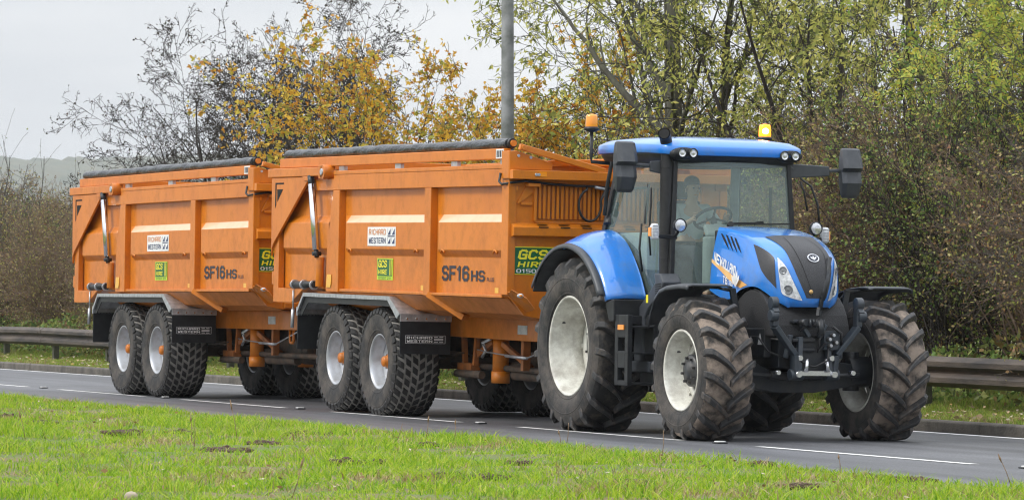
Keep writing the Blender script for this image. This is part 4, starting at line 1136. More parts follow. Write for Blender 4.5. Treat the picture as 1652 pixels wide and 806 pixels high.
def make_trailer():
    t = empty('tipping_trailer', (0, 0, 0), 'orange high-sided tipping trailer', 'trailer')
    YS = -1.20
    # ---- body shell: side panels with pressed swage, floor hopper, walls
    mb = MB()
    prof = [(1.425, -1.19), (1.83, -1.19), (1.905, -1.25), (2.205, -1.25), (2.29, -1.19), (2.60, -1.19)]
    for sg in (1, -1):
        for x0, x1 in ((-2.62, -.84), (-.46, 2.27), (2.44, 4.49)):
            cols = [(x0, 0), (x0 + .03, 0), (x0 + .20, 1), (x1 - .02, 1), (x1, 1)]
            G = [[(x, sg * (-1.19 + (y + 1.19) * f), z) for x, f in cols] for z, y in prof]
            mb.grid(G[:4], 0, False); mb.grid(G[4:], 0, False)
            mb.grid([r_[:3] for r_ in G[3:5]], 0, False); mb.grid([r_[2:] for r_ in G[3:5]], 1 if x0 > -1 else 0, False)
        mb.grid([[(x, sg * y, z) for x in (-2.62, 4.55)] for y, z in ((-1.13, 2.80), (-1.13, 1.44), (-.62, 1.17))], 0, False)
        # hopper side slope below the body edge
        mb.grid([[(x, sg * y, z) for x in (-1.3, 4.60)] for y, z in ((-1.235, 1.40), (-1.06, 1.235), (-.80, 1.17), (-.55, 1.165))], 0, False)
    mb.box(-2.6, 4.5, -.6, .6, 1.17, 1.20)
    mb.box(-2.70, -2.64, -1.2, 1.2, 1.3, 2.85)                 # tailboard
    mb.box(-2.745, -2.70, -1.24, 1.24, 1.26, 1.44)
    # lower rim of the side
    for sg in (-1, 1):
        a, b = sorted((sg * 1.255, sg * 1.192))
        mb.box(-.85, 4.48, a, b, 1.405, 1.437)
    body = mb.build('body', ['orange', 'orange_ledge_sheen'], t, bevel=.006)
    # ---- front wall
    mb = MB()
    arch = [(-1.26, 2.80), (-1.0, 2.845), (-.65, 2.875), (0, 2.89), (.65, 2.875), (1.0, 2.845), (1.26, 2.80)]
    outline = [(-.60, 1.19), (-.86, 1.19), (-1.06, 1.225), (-1.26, 1.45)] + arch + [(1.26, 1.45), (1.06, 1.225), (.86, 1.19), (.60, 1.19)]
    mb.prism(outline, 'x', 4.60, 4.64)
    mb.prism([(-1.262, 2.79)] + arch + [(1.262, 2.79)] + [(y, z - .07) for y, z in reversed(arch)], 'x', 4.52, 4.675)
    mb.prism([(4.64, 2.045), (4.73, 2.065), (4.73, 2.155), (4.64, 2.205)], 'y', -1.235, 1.235)      # cross ledge
    mb.prism([(4.64, 1.20), (4.70, 1.21), (4.70, 1.27), (4.64, 1.29)], 'y', -.85, .85)
    mb.box(4.64, 4.685, -.985, -.955, 2.22, 2.61); mb.box(4.64, 4.685, .955, .985, 2.22, 2.61)
    mb.prism([(-.97, 2.2), (-.05, 2.2), (-.05, 2.215), (-.97, 2.215)], 'x', 4.64, 4.66)
    fw = mb.build('front_wall', 'orange', t, bevel=.005)
    mb = MB()
    mb.box(4.641, 4.646, -.95, .95, 2.24, 2.60, 1)  # darker backing fills the gaps between the slats
    y = -.93
    while y < .94:
        mb.prism([(y, 4.645), (y + .008, 4.672), (y + .026, 4.672), (y + .034, 4.645)], 'z', 0, 0) if False else None
        mb.box(4.645, 4.672, y, y + .028, 2.245, 2.595, 0); y += .0515
    mb.build('grille', ['orange', 'orange_dirty_and_backing'], fw, bevel=.004, seg=1)
    mb = MB()
    for k in range(8): mb.box(4.732, 4.736, -.95 + k * .25, -.84 + k * .25, 2.15, 2.162)
    for k in range(8): mb.box(4.66, 4.715, -.95 + k * .25, -.84 + k * .25, 2.185, 2.189)
    mb.build('drain_slots', 'slot', fw)
    # ---- top rails and posts
    for sg in (-1, 1):
        mb = MB()
        def yy(a, b): return sorted((sg * a, sg * b))
        a, b = yy(1.27, 1.13)
        mb.box(-.66, 4.665, a, b, 2.585, 2.765); a, b = yy(1.275, 1.13); mb.box(-.66, 4.66, a, b, 2.765, 2.810)
        a, b = yy(1.25, 1.13); mb.box(-2.7, -.66, a, b, 2.585, 2.72)
        mb.build('top_beam', 'orange', t, bevel=.006)
        mb = MB(); a, b = yy(1.272, 1.185)
        mb.box(2.262, 2.45, a, b, 1.40, 2.584)
        mb.build('post', 'orange', t, bevel=.006)
        mb = MB(); mb.box(4.48, 4.665, a, b, 1.44, 2.584); mb.build('post', 'orange', t, bevel=.006)
        mb = MB(); mb.prism([(-.66, 2.584), (-.45, 2.584), (-.45, 1.40), (-.86, 1.40), (-.84, 1.9)], 'y', a, b); mb.build('post', 'orange', t, bevel=.006)
        # strut under the body below the middle post and front gusset
        mb = MB()
        mb.bar((2.38, sg * 1.235, 1.42), (2.75, sg * .95, 1.17), .14, .07)
        mb.build('gusset', 'orange', t, bevel=.005)
    # ---- tarp frame rail + spacers + roll
    mb = MB()
    for sg in (-1, 1):
        a, b = sorted((sg * 1.245, sg * 1.17)); mb.box(-2.60, 4.46, a, b, 2.868, 2.982)
    mb.box(-2.64, -2.58, -1.24, 1.24, 2.868, 2.982)
    mb.build('sheet_rail', 'orange', t, bevel=.008)
    for sg in (-1, 1):
        for x in (-.62, 1.2, 2.9, 4.3):
            mb = MB(); a, b = sorted((sg * 1.22, sg * 1.18)); mb.box(x, x + .18, a, b, 2.81, 2.868)
            mb.build('rail_spacer', 'zinc', t)
    mb = MB(); rows = []
    NX, NR = 120, 20
    for i in range(NX):
        x = -2.50 + i * 6.93 / (NX - 1)
        # sag and tight creases of the rolled sheet
        rr = .055 + .003 * math.sin(x * 2.1) + .006 * abs(math.sin(x * 5 + 1.3 * math.sin(x * 3))) ** 3
        rows.append([(x, -1.165 + (rr + .0025 * math.sin(3 * a_ + x * 11)) * 1.15 * math.cos(a_), 3.030 + (rr + .0025 * math.sin(3 * a_ + x * 11 + .8)) * math.sin(a_)) for a_ in (2 * math.pi * k / NR for k in range(NR))])
    mb.grid(rows, 0, True, True)
    mb.add(rows[0], [tuple(range(NR))], 0); mb.add(rows[-1], [tuple(range(NR))], 0)
    mb.build('rolled_sheet', 'tarp', t)
    mb = MB(); mb.tube([(4.43, -1.165, 3.035), (4.50, -1.165, 3.035)], .052, 18, 0); mb.tube([(4.50, -1.165, 3.035), (4.53, -1.165, 3.035)], .034, 14, 1)
    mb.build('roll_end', ['hose', 'orange'], t)
    # ---- front sheeting gear
    mb = MB()
    mb.prism([(4.68, 2.655), (4.80, 2.655), (4.80, 2.75), (4.68, 2.75)], 'y', -1.285, 1.285)
    mb.prism([(-1.29, 2.66), (-1.29, 2.945), (-1.22, 2.955), (-.80, 2.83), (-.80, 2.755), (-1.22, 2.755), (-1.22, 2.66)], 'x', 4.70, 4.715)
    mb.box(4.50, 4.70, -1.292, -1.276, 2.66, 2.95)
    mb.prism([(1.29, 2.66), (1.29, 2.945), (1.22, 2.955), (.80, 2.83), (.80, 2.755), (1.22, 2.755), (1.22, 2.66)], 'x', 4.70, 4.715)
    mb.build('sheet_bracket', 'orange', t, bevel=.006)
    mb = MB(); mb.bar((4.74, -1.19, 2.995), (4.76, -.22, 2.76), .06, .062); mb.tube([(4.69, -1.15, 2.985), (4.78, -1.15, 2.985)], .03, 12)
    mb.build('sheet_arm', 'orange', t, bevel=.006)
    mb = MB(); mb.bar((4.74, 1.19, 2.995), (4.76, .22, 2.76), .06, .062)
    mb.build('sheet_arm', 'orange', t, bevel=.006)
    # bolts, small step bracket and warning plates on the front corner
    mb = MB()
    for y, z in ((-1.19, 2.90), (-1.05, 2.885), (-1.02, 2.705), (-.99, 2.705)):
        mb.tube([(4.71, y, z), (4.812 if z < 2.8 else 4.725, y, z)], .016, 8)
    mb.build('bolts', 'rim_grey', t)
    mb = MB()
    mb.prism([(-1.06, 2.60), (-.98, 2.60), (-.98, 2.52), (-1.15, 2.40), (-1.17, 2.40)], 'x', 4.64, 4.66)
    mb.bar((4.66, -1.13, 2.40), (4.66, -1.0, 2.40), .02, .03); mb.box(4.64, 4.74, -1.08, -.94, 2.58, 2.615)
    mb.build('bracket', 'orange', t, bevel=.004)
    mb = MB(); mb.box(4.648, 4.651, -1.24, -1.16, 2.54, 2.60, 0); mb.box(4.803, 4.806, -.985, -.90, 2.685, 2.735, 0)
    mb.build('warning_plate', 'amber', t)
    mb = MB(); mb.box(3.95, 4.44, -1.249, -1.246, 2.875, 2.975, 0)
    pl = mb.build('sheet_instruction_plate', 'white', t)
    mb = MB()
    for k in range(4): mb.box(4.0 + k * .11, 4.07 + k * .11, -1.251, -1.2495, 2.89, 2.96, 0)
    mb.build('plate_print', 'ink', pl)
    pl.scale = (.42, 1, 1); pl.location = (2.58, 0, 0)
    # hoses
    mb = MB()
    mb.tube([(4.50, -1.30, 2.72), (4.50, -1.315, 2.63), (4.56, -1.31, 2.60), (4.68, -1.24, 2.62), (4.71, -1.1, 2.64), (4.71, -.85, 2.615), (4.72, -.55, 2.60), (4.72, -.33, 2.60), (4.72, -.05, 2.58), (4.72, .3, 2.60)], .014, 8)
    loop = [(4.76, -.38 + .13 * math.cos(a), 2.40 + .17 * math.sin(a)) for a in np.linspace(1.9, 6.6, 16)]
    mb.tube([(4.73, -.40, 2.60)] + loop + [(4.75, -.2, 2.56)], .014, 8)
    mb.build('hose', 'hose', t)
    mb = MB(); mb.tube([(4.74, -.32, 2.595), (4.74, -.16, 2.56)], .018, 8); mb.build('hose_coupling', 'zinc', t)
    # ---- tailgate: side plates, arms, rams
    for sg in (-1, 1):
        def ys(a, b): return sorted((sg * a, sg * b))
        mb = MB(); a, b = ys(1.305, 1.275)
        mb.prism([(-2.74, 2.75), (-1.42, 2.75), (-1.46, 2.70), (-2.64, 1.96), (-2.70, 1.90), (-2.72, 1.80)], 'y', a, b)
        mb.build('tailgate_plate', 'orange', t, bevel=.004)
        mb = MB(); a, b = ys(1.3075, 1.3055)
        mb.prism([(-2.60, 2.69), (-2.30, 2.69), (-2.30, 2.67), (-2.56, 2.67), (-2.56, 2.42), (-2.60, 2.38)], 'y', a, b); mb.prism([(-2.53, 2.61), (-2.32, 2.61), (-2.52, 2.46)], 'y', a, b)
        mb.build('plate_opening', 'slot', t)
        mb = MB(); a, b = ys(1.32, 1.23)
        mb.box(-2.85, -.95, a, b, 2.755, 2.86); mb.prism([(-1.62, 2.755), (-1.35, 2.755), (-1.42, 2.70), (-1.55, 2.70)], 'y', a, b)
        mb.build('tailgate_arm', 'orange', t, bevel=.008)
        mb = MB(); a, b = ys(1.345, 1.2)
        mb.tube([(-.86, a, 2.80), (-.86, b, 2.80)], .085, 20); mb.box(-.98, -.86, a, b, 2.72, 2.88); mb.tube([(-.86, sg * 1.36, 2.80), (-.86, sg * 1.2, 2.80)], .04, 12, 1)
        mb.build('pivot', ['orange', 'rim_grey'], t, bevel=.004)
        mb = MB(); mb.tube([(-1.33, sg * 1.30, 2.66), (-1.13, sg * 1.30, 1.88)], .043, 14, 0); mb.tube([(-1.37, sg * 1.30, 2.76), (-1.33, sg * 1.30, 2.64)], .040, 12, 2)
        mb.tube([(-1.14, sg * 1.30, 1.90), (-1.10, sg * 1.30, 1.80)], .03, 10, 2); mb.tube([(-1.13, sg * 1.345, 1.84), (-1.13, sg * 1.24, 1.84)], .025, 8, 2)
        mb.build('tailgate_ram', ['steel', 'orange', 'iron'], t)
        mb = MB(); a, b = ys(1.275, 1.2)
        mb.box(-2.70, -2.52, a, b, 1.25, 2.75); mb.prism([(-2.52, 1.25), (-2.05, 1.25), (-1.62, 1.42), (-2.52, 1.42)], 'y', a, b)
        mb.tube([(-1.12, sg * 1.25, 1.80), (-1.13, sg * 1.25, 1.45)], .05, 12)
        mb.box(-2.76, -2.70, a, b, 1.46, 1.62)
        mb.build('rear_post', 'orange', t, bevel=.006)
        mb = MB(); mb.tube([(-2.02, sg * 1.27, 1.465), (-1.22, sg * 1.27, 1.475)], .042, 14, 0)
        for x in (-1.95, -1.62, -1.28): mb.tube([(x, sg * 1.27, 1.47), (x + .03, sg * 1.27, 1.47)], .058, 14, 1)
        mb.build('hinge_tube', ['black', 'rim_grey'], t)
        mb = MB(); mb.tube([(-1.93, sg * 1.29, 1.40), (-1.93, sg * 1.29, 1.17)], .010, 8); mb.tube([(-1.93, sg * 1.29, 1.17), (-1.95, sg * 1.29, .95)], .022, 8)
        mb.build('rod', 'zinc', t)
        mb = MB(); a, b = ys(1.279, 1.2765); mb.box(-.80, -.66, a, b, 1.48, 1.60); mb.prism([(-.82, 1.45), (-.68, 1.45), (-.66, 1.52), (-.75, 1.60), (-.8, 1.58)], 'y', *ys(1.2815, 1.2795))
        mb.build('warning_sticker', 'yellow_reflector', t)
        mb = MB(); a, b = ys(1.27, 1.258)
        for x in (2.16, 4.30): mb.box(x, x + .10, *ys(1.259, 1.2565), 1.455, 1.51)
        mb.build('yellow_marker', 'yellow_reflector', t, bevel=.004)
        mb = MB()
        for x in (-.15, 1.95, 2.75, 4.25):
            rows = [(x + .05 * math.cos(a_), sg * (-1.225 - .018) * -1, 1.87 + .035 * math.sin(a_)) for a_ in np.linspace(0, math.pi, 7)]
            mb.tube(rows, .012, 6)
        mb.build('sheet_hook', 'orange', t)
        # angled lamp bracket on the lower front corner
        mb = MB()
        mb.prism([(4.50, 1.48), (4.62, 1.52), (4.78, 1.46), (4.80, 1.40), (4.66, 1.30), (4.62, 1.34)], 'y', *ys(1.255, 1.235)) if False else None
        c0 = (4.50, sg * 1.25, 1.455); 
        mb.add([(4.45, sg * 1.262, 1.46), (4.72, sg * 1.262, 1.475), (4.76, sg * 1.13, 1.385), (4.70, sg * 1.02, 1.27), (4.52, sg * 1.08, 1.27)], [(0, 1, 2, 3, 4)])
        mb.add([(4.72, sg * 1.262, 1.475), (4.76, sg * 1.262, 1.50), (4.80, sg * 1.10, 1.41), (4.78, sg * 1.00, 1.30), (4.70, sg * 1.02, 1.27), (4.76, sg * 1.13, 1.385)], [(0, 1, 2, 5), (5, 2, 3, 4)])
        br = mb.build('lamp_bracket', 'orange', t, solid=.012)
        mb = MB(); mb.ball((4.775, sg * 1.165, 1.435), .04, 12, 0, (.5, 1, .62)); mb.ball((4.790, sg * 1.165, 1.435), .02, 10, 1, (.5, 1, .7))
        mb.build('marker_lamp', ['lens', 'amber'], br)
    # ---- mudguards
    for sg in (-1, 1):
        def ys(a, b): return sorted((sg * a, sg * b))
        mb = MB()
        top = [(-1.80, 1.19), (-1.60, 1.375), (1.24, 1.375), (1.60, 1.185), (1.60, 1.10)]
        inn = [(-1.78, 1.17), (-1.59, 1.355), (1.235, 1.355), (1.59, 1.170), (1.59, 1.10)]
        a, b = ys(1.275, .66)
        for i in range(4):
            mb.prism([top[i], top[i + 1], inn[i + 1], inn[i]], 'y', a, b)
        a, b = ys(1.285, 1.272)          # outer lip
        lip = [(-1.80, 1.14), (-1.60, 1.33), (1.20, 1.33), (1.50, 1.13)]
        for i in range(3):
            mb.prism([top[i], top[i + 1], lip[i + 1], lip[i]], 'y', a, b)
        mb.box(-1.84, -1.80, *ys(1.28, .66), 1.10, 1.20)
        mb.box(1.60, 1.612, *ys(1.28, .66), 1.10, 1.185)
        mg = mb.build('mudguard', 'zinc', t, bevel=.004)
        mb = MB()
        for k in range(5): mb.tube([(1.60, sg * (.74 + .115 * k), 1.13), (1.622, sg * (.74 + .115 * k), 1.13)], .012, 8)
        mb.build('rivets', 'steel', mg)
        mb = MB()
        mb.prism([(-1.78, 1.17), (-1.59, 1.352), (1.235, 1.352), (1.58, 1.168), (1.58, 1.10), (1.2, 1.26), (-1.5, 1.26), (-1.72, 1.10)], 'y', *ys(1.255, 1.245))
        mb.build('mudguard_shade_sheet', 'black', mg)  # black sheet put in for the shade inside the mudguard
        mb = MB(); mb.box(1.583, 1.598, *ys(1.275, .665), .735, 1.12); fl = mb.build('mudflap', 'black', mg, bevel=.004)
        mb = MB(); mb.box(-1.815, -1.80, *ys(1.275, .665), .70, 1.12); mb.build('mudflap', 'black', mg, bevel=.004)
        if sg < 0:
            mb = MB()
            for y0, y1, z0, z1 in ((-1.21, -.73, .855, .858), (-1.21, -.73, .942, .945), (-1.21, -1.207, .855, .945), (-.733, -.73, .855, .945)):
                mb.box(1.599, 1.602, y0, y1, z0, z1)
            # little flag block
            for (ya, yb, za, zb) in ((-.865, -.755, .905, .913), (-.865, -.755, .888, .896), (-.865, -.818, .925, .932), (-.802, -.755, .925, .932), (-.865, -.818, .866, .873), (-.802, -.755, .866, .873)):
                mb.box(1.599, 1.602, ya, yb, za, zb)
            mb.build('flap_print', 'white', mg)
            block_text('RICHARD', .31, .030, 1.3, on_front(1.6, -1.04, .919), 'white', mg, 'flap_lettering')
            block_text('WESTERN', .31, .030, 1.3, on_front(1.6, -1.04, .880), 'white', mg, 'flap_lettering')
    # ---- writing on the side
    mb = MB(); mb.box(.46, 1.35, -1.2545, -1.2515, 1.94, 2.155); pl = mb.build('maker_plate', 'white', t)
    block_text('RICHARD', .54, .070, 1.15, on_side(.775, -1.2548, 2.098), 'ink_orange', pl)
    block_text('WESTERN', .54, .070, 1.25, on_side(.775, -1.2548, 2.0), 'navy', pl)
    mb = MB()
    x0, x1, z0, z1 = 1.10, 1.32, 1.965, 2.135; xm, zm = (x0 + x1) / 2, (z0 + z1) / 2
    q = .0560
    for (a, b, c, d) in ((x0, xm - .02, z0, zm - .016), (xm + .02, x1, z0, zm - .016), (x0, xm - .02, zm + .016, z1), (xm + .02, x1, zm + .016, z1)):
        mb.prism([(a, c), (b, c), (b, d)], 'y', -1.2562, -1.2547); mb.prism([(a + .008, d), (a, d), (a, c + .02)], 'y', -1.2562, -1.2547)
    mb.box(x0, x1, -1.2562, -1.2547, zm - .007, zm + .007)
    mb.build('flag_print', 'navy', pl)
    mb = MB(); mb.box(.63, 1.13, -1.1955, -1.1925, 1.555, 1.80); pl = mb.build('hire_sticker', 'lime', t)
    mb = MB(); mb.box(.65, 1.11, -1.1975, -1.1957, 1.600, 1.79); mb.build('sticker_ground', 'sign_green', pl)
    block_text('GCS', .27, .085, 1.3, on_side(.815, -1.1978, 1.738), 'sign_yellow', pl, shear=.2)
    block_text('HIRE', .27, .055, 1.25, on_side(.815, -1.1978, 1.645), 'sign_yellow', pl, shear=.2)
    block_text('01507 211', .40, .028, 1.1, on_side(.88, -1.1957, 1.577), 'sign_green', pl)
    mb = MB()
    for x in (1.035, 1.075): mb.box(x, x + .018, -1.1992, -1.1978, 1.61, 1.785)
    mb.build('sticker_bars', 'sign_yellow', pl)
    block_text('SF16', .80, .175, 1.35, on_side(3.02, -1.1945, 1.652), 'ink', t, 'model_lettering')
    block_text('HS', .40, .125, 1.3, on_side(3.67, -1.1945, 1.630), 'ink', t, 'model_lettering')
    block_text('PLUS', .20, .045, 1.1, on_side(4.02, -1.1945, 1.595), 'ink', t, 'model_lettering')
    # hire board on the front wall
    mb = MB(); mb.box(4.641, 4.648, -1.20, -.66, 1.655, 1.95); pl = mb.build('hire_board', 'sign_yellow', t)
    mb = MB(); mb.box(4.6481, 4.6505, -1.190, -.67, 1.665, 1.94); mb.build('board_ground', 'sign_green', pl)
    block_text('GCS', .34, .110, 1.45, on_front(4.6506, -.975, 1.868), 'sign_yellow', pl, shear=.25)
    block_text('HIRE', .32, .062, 1.35, on_front(4.6506, -.985, 1.765), 'sign_yellow', pl, shear=.25)
    block_text('01507 211', .46, .042, 1.15, on_front(4.6506, -.935, 1.695), 'white', pl)
    mb = MB()
    for y in (-.765, -.725): mb.box(4.6506, 4.6525, y, y + .02, 1.735, 1.93)
    mb.build('board_bars', 'sign_yellow', pl)
    # ---- chassis
    mb = MB()
    for sg in (-1, 1):
        a, b = sorted((sg * .50, sg * .36))
        mb.box(-2.3, 4.35, a, b, .93, 1.165)
        mb.prism([(4.35, .93), (4.35, 1.165), (5.2, .78), (5.2, .64)], 'y', *sorted((sg * .40, sg * .28)))
    for x in (-2.2, -.2, 1.9, 4.2): mb.box(x, x + .12, -.42, .42, .95, 1.14)
    mb.box(5.0, 5.3, -.40, .40, .62, .79)
    ch = mb.build('chassis', 'orange', t, bevel=.008)
    mb = MB(); mb.bar((5.25, 0, .70), (5.62, 0, .52), .16, .12); mb.lathe([(.045, -.03), (.08, -.03), (.08, .03), (.045, .03)], 20, (5.66, 0, .50), axis='z', closed=True)
    mb.build('towing_eye', 'iron', t, bevel=.006)
    for y in (-.34, .34):
        mb = MB(); mb.tube([(2.30, y, .95), (2.30, y, .56)], .092, 24); mb.tube([(2.30, y, .57), (2.30, y, .44)], .104, 24)
        mb.build('support_leg', 'orange', t)
    mb = MB()
    for x in (1.35, 1.75): mb.bar((x, -.40, .95), (x + (.05 if x < 1.5 else -.05), -.40, .62), .06, .05)
    mb.box(1.28, 1.68, -.45, -.33, .56, .64); mb.bar((1.75, -.38, .74), (2.18, -.38, .90), .05, .07)
    mb.build('spring_hanger', 'orange_dirty_and_backing', t, bevel=.005)
    for p_, q_, w_, h_ in (((2.45, -.38, .88), (3.1, -.3, .62), .05, .06), ((-1.7, -.4, .94), (-1.6, -.4, .55), .1, .08), ((-.05, -.4, .94), (-.05, -.4, .55), .12, .1), ((3.1, -.38, .94), (3.1, -.38, .60), .09, .07)):
        mb = MB(); mb.bar(p_, q_, w_, h_); mb.build('spring_hanger', 'orange_dirty_and_backing', t, bevel=.005)
    mb = MB()
    for x in (-.715, .715):
        mb.box(x - .07, x + .07, -.75, .75, .55, .69)
    for sg in (-1, 1):
        y = sg * .46
        for k, L in enumerate((.70, .62, .5, .36)):
            for c_ in (-.715, .715):
                mb.box(c_ - L, c_ + L, y - .045, y + .045, .74 - k * .022, .758 - k * .022)
        mb.tube([(1.3, y, .52), (2.05, y, .52)], .045, 10); mb.tube([(1.9, sg * .2, .62), (3.9, sg * .2, .66)], .05, 10); mb.tube([(2.5, sg * .25, .54), (3.6, sg * .25, .54)], .06, 12)
    mb.box(2.9, 3.7, -.25, .25, .58, .80); mb.box(-2.1, 2.0, -.2, .2, .75, .93)
    mb.tube([(-2.2, -.3, .62), (4.6, -.32, .60)], .035, 8)
    mb.build('axle_gear', 'dirt', t, bevel=.004)
    mb = MB()
    mb.tube([(1.8, -.42, .80), (2.2, -.46, .78), (2.9, -.46, .755), (3.35, -.47, .745)], .008, 6); mb.tube([(2.75, -.47, .755), (3.35, -.47, .745)], .018, 8); mb.tube([(3.35, -.47, .745), (4.2, -.47, .92)], .009, 6)
    mb.tube([(1.95, -.42, .72), (2.1, -.44, .80), (2.0, -.44, .88), (2.25, -.44, .93)], .018, 8)
    mb.build('brake_rod', 'zinc', t)
    mb = MB(); mb.tube([(3.88, -.47, .93), (3.88, -.47, .80), (3.90, -.47, .77), (3.99, -.47, .77), (4.01, -.47, .80), (4.01, -.47, .93)], .018, 8)
    mb.build('shackle', 'orange', t)
    mb = MB(); mb.box(3.15, 3.42, -.503, -.5005, 1.00, 1.10)
    mb.build('type_plate', 'zinc', t)
    # ---- wheels
    yo, Wt = -.94, .56
    mb = MB(); r0 = .30
    d = -.10
    mb.lathe([(.262, d + .06), (.25, d), (.19, d - .01), (.17, d + .02), (.10, d + .02)], 40, mi=0)
    mb.lathe([(.10, d + .03), (.095, d - .02), (.066, d - .03), (.062, d - .085), (.05, d - .10), (.0001, d - .104)], 24, mi=1)
    for k in range(10):
        a = 2 * math.pi * k / 10
        mb.lathe([(.0001, d - .025), (.013, d - .025), (.013, d + .02)], 6, (.13 * math.cos(a), 0, .13 * math.sin(a)), mi=2, sm=False)
    zl = .626
    hub = mb.build('wheel', ['rim_grey', 'orange', 'zinc'], t, (-.715, yo, zl))
    mb = MB(); y0 = -.23
    mb.lathe([(.312, y0 + .012), (.322, y0 - .004), (.314, y0 - .014), (.298, y0 - .008), (.292, y0 + .02), (.278, y0 + .05), (.276, y0 + .09), (.262, y0 + .11), (.258, .05), (.28, .12), (.292, .22), (.316, .24), (.312, .225)], 64)
    mb.build('rim', 'rim_grey', hub)
    block_tyre(.642, Wt, .304, 'tyre', hub, zl)
    clone(hub, t, (.715, yo, zl)); clone(hub, t, (-.715, -yo, zl), True); clone(hub, t, (.715, -yo, zl), True)
    return t
# ------------------------------------------------------------------ the tractor
def cr(vals, t):
    """smooth interpolation through evenly spaced values"""
    n = len(vals) - 1; x = min(max(t, 0), 1) * n; i = min(int(x), n - 1); f = x - i
    p0 = vals[max(i - 1, 0)]; p1 = vals[i]; p2 = vals[i + 1]; p3 = vals[min(i + 2, n)]
    return .5 * (2 * p1 + (p2 - p0) * f + (2 * p0 - 5 * p1 + 4 * p2 - p3) * f * f + (3 * p1 - p0 - 3 * p2 + p3) * f ** 3)
HX = [1.85, 2.12, 2.40, 2.67, 2.90, 3.07, 3.17, 3.225, 3.245, 3.235, 3.20]
HZ = [2.072, 2.05, 2.012, 1.962, 1.895, 1.81, 1.70, 1.57, 1.45, 1.34, 1.285]
HW = [.38, .385, .38, .365, .35, .335, .315, .285, .255, .225, .20]
HA = [0, 0, .02, .04, .08, .12, .15, .17, .17, .15, .13]
HB = [.012, .018, .03, .045, .06, .06, .035, .01, 0, 0, 0]
BX = [1.80, 2.05, 2.28, 2.46, 2.64, 2.78, 2.88, 2.96, 3.01, 3.05, 3.06]
BY = [.45, .45, .45, .445, .435, .42, .39, .36, .32, .27, .22]
BZ = [1.44, 1.37, 1.36, 1.44, 1.475, 1.47, 1.43, 1.385, 1.34, 1.305, 1.275]
def hood(u, v, sg=-1, off=0.0):
    def S(u, v):
        x, z, w_, a, b = (cr(q, u) for q in (HX, HZ, HW, HA, HB))
        if v <= 1: return Vector((x - a * v * v, sg * w_ * v, z - b * v ** 2.6))
        t = v - 1
        ex, ey, ez = x - a, w_, z - b
        bx, by, bz = cr(BX, u), cr(BY, u), cr(BZ, u)
        k = 1 - (1 - t) ** 2.3
        return Vector((ex + (bx - ex) * t, sg * (ey + (by - ey) * k), ez + (bz - ez) * (t ** 1.06)))
    p = S(u, v)
    if off:
        e = .004
        du = S(min(u + e, 1), v) - S(max(u - e, 0), v); dv = S(u, v + e) - S(u, max(v - e, 0))
        n = du.cross(dv)
        if n.length < 1e-9: n = Vector((1, 0, 0))
        n.normalize()
        if n.dot(p - Vector((2.3, 0, 1.4))) < 0: n = -n
        p = p + n * off
    return p

def patch(quad, nu, nv, off, sg=-1):
    """bilinear patch in hood coordinates; quad = four (u,v) corners"""
    a, b, c, d = quad
    rows = []
    for i in range(nu + 1):
        f = i / nu; r = []
        for j in range(nv + 1):
            g = j / nv
            u = (a[0] * (1 - f) + b[0] * f) * (1 - g) + (d[0] * (1 - f) + c[0] * f) * g
            v = (a[1] * (1 - f) + b[1] * f) * (1 - g) + (d[1] * (1 - f) + c[1] * f) * g
            r.append(hood(u, v, sg, off))
        rows.append(r)
    return rows

def strip_patch(left, right, n, m, off, sg=-1):
    """patch between two polylines in (u,v), same number of nodes"""
    rows = []
    for i in range(n + 1):
        f = i / n
        lu, lv = cr([p[0] for p in left], f), cr([p[1] for p in left], f)
        ru, rv = cr([p[0] for p in right], f), cr([p[1] for p in right], f)
        rows.append([hood(min(lu + (ru - lu) * j / m, 1), lv + (rv - lv) * j / m, sg, off) for j in range(m + 1)])
    return rows

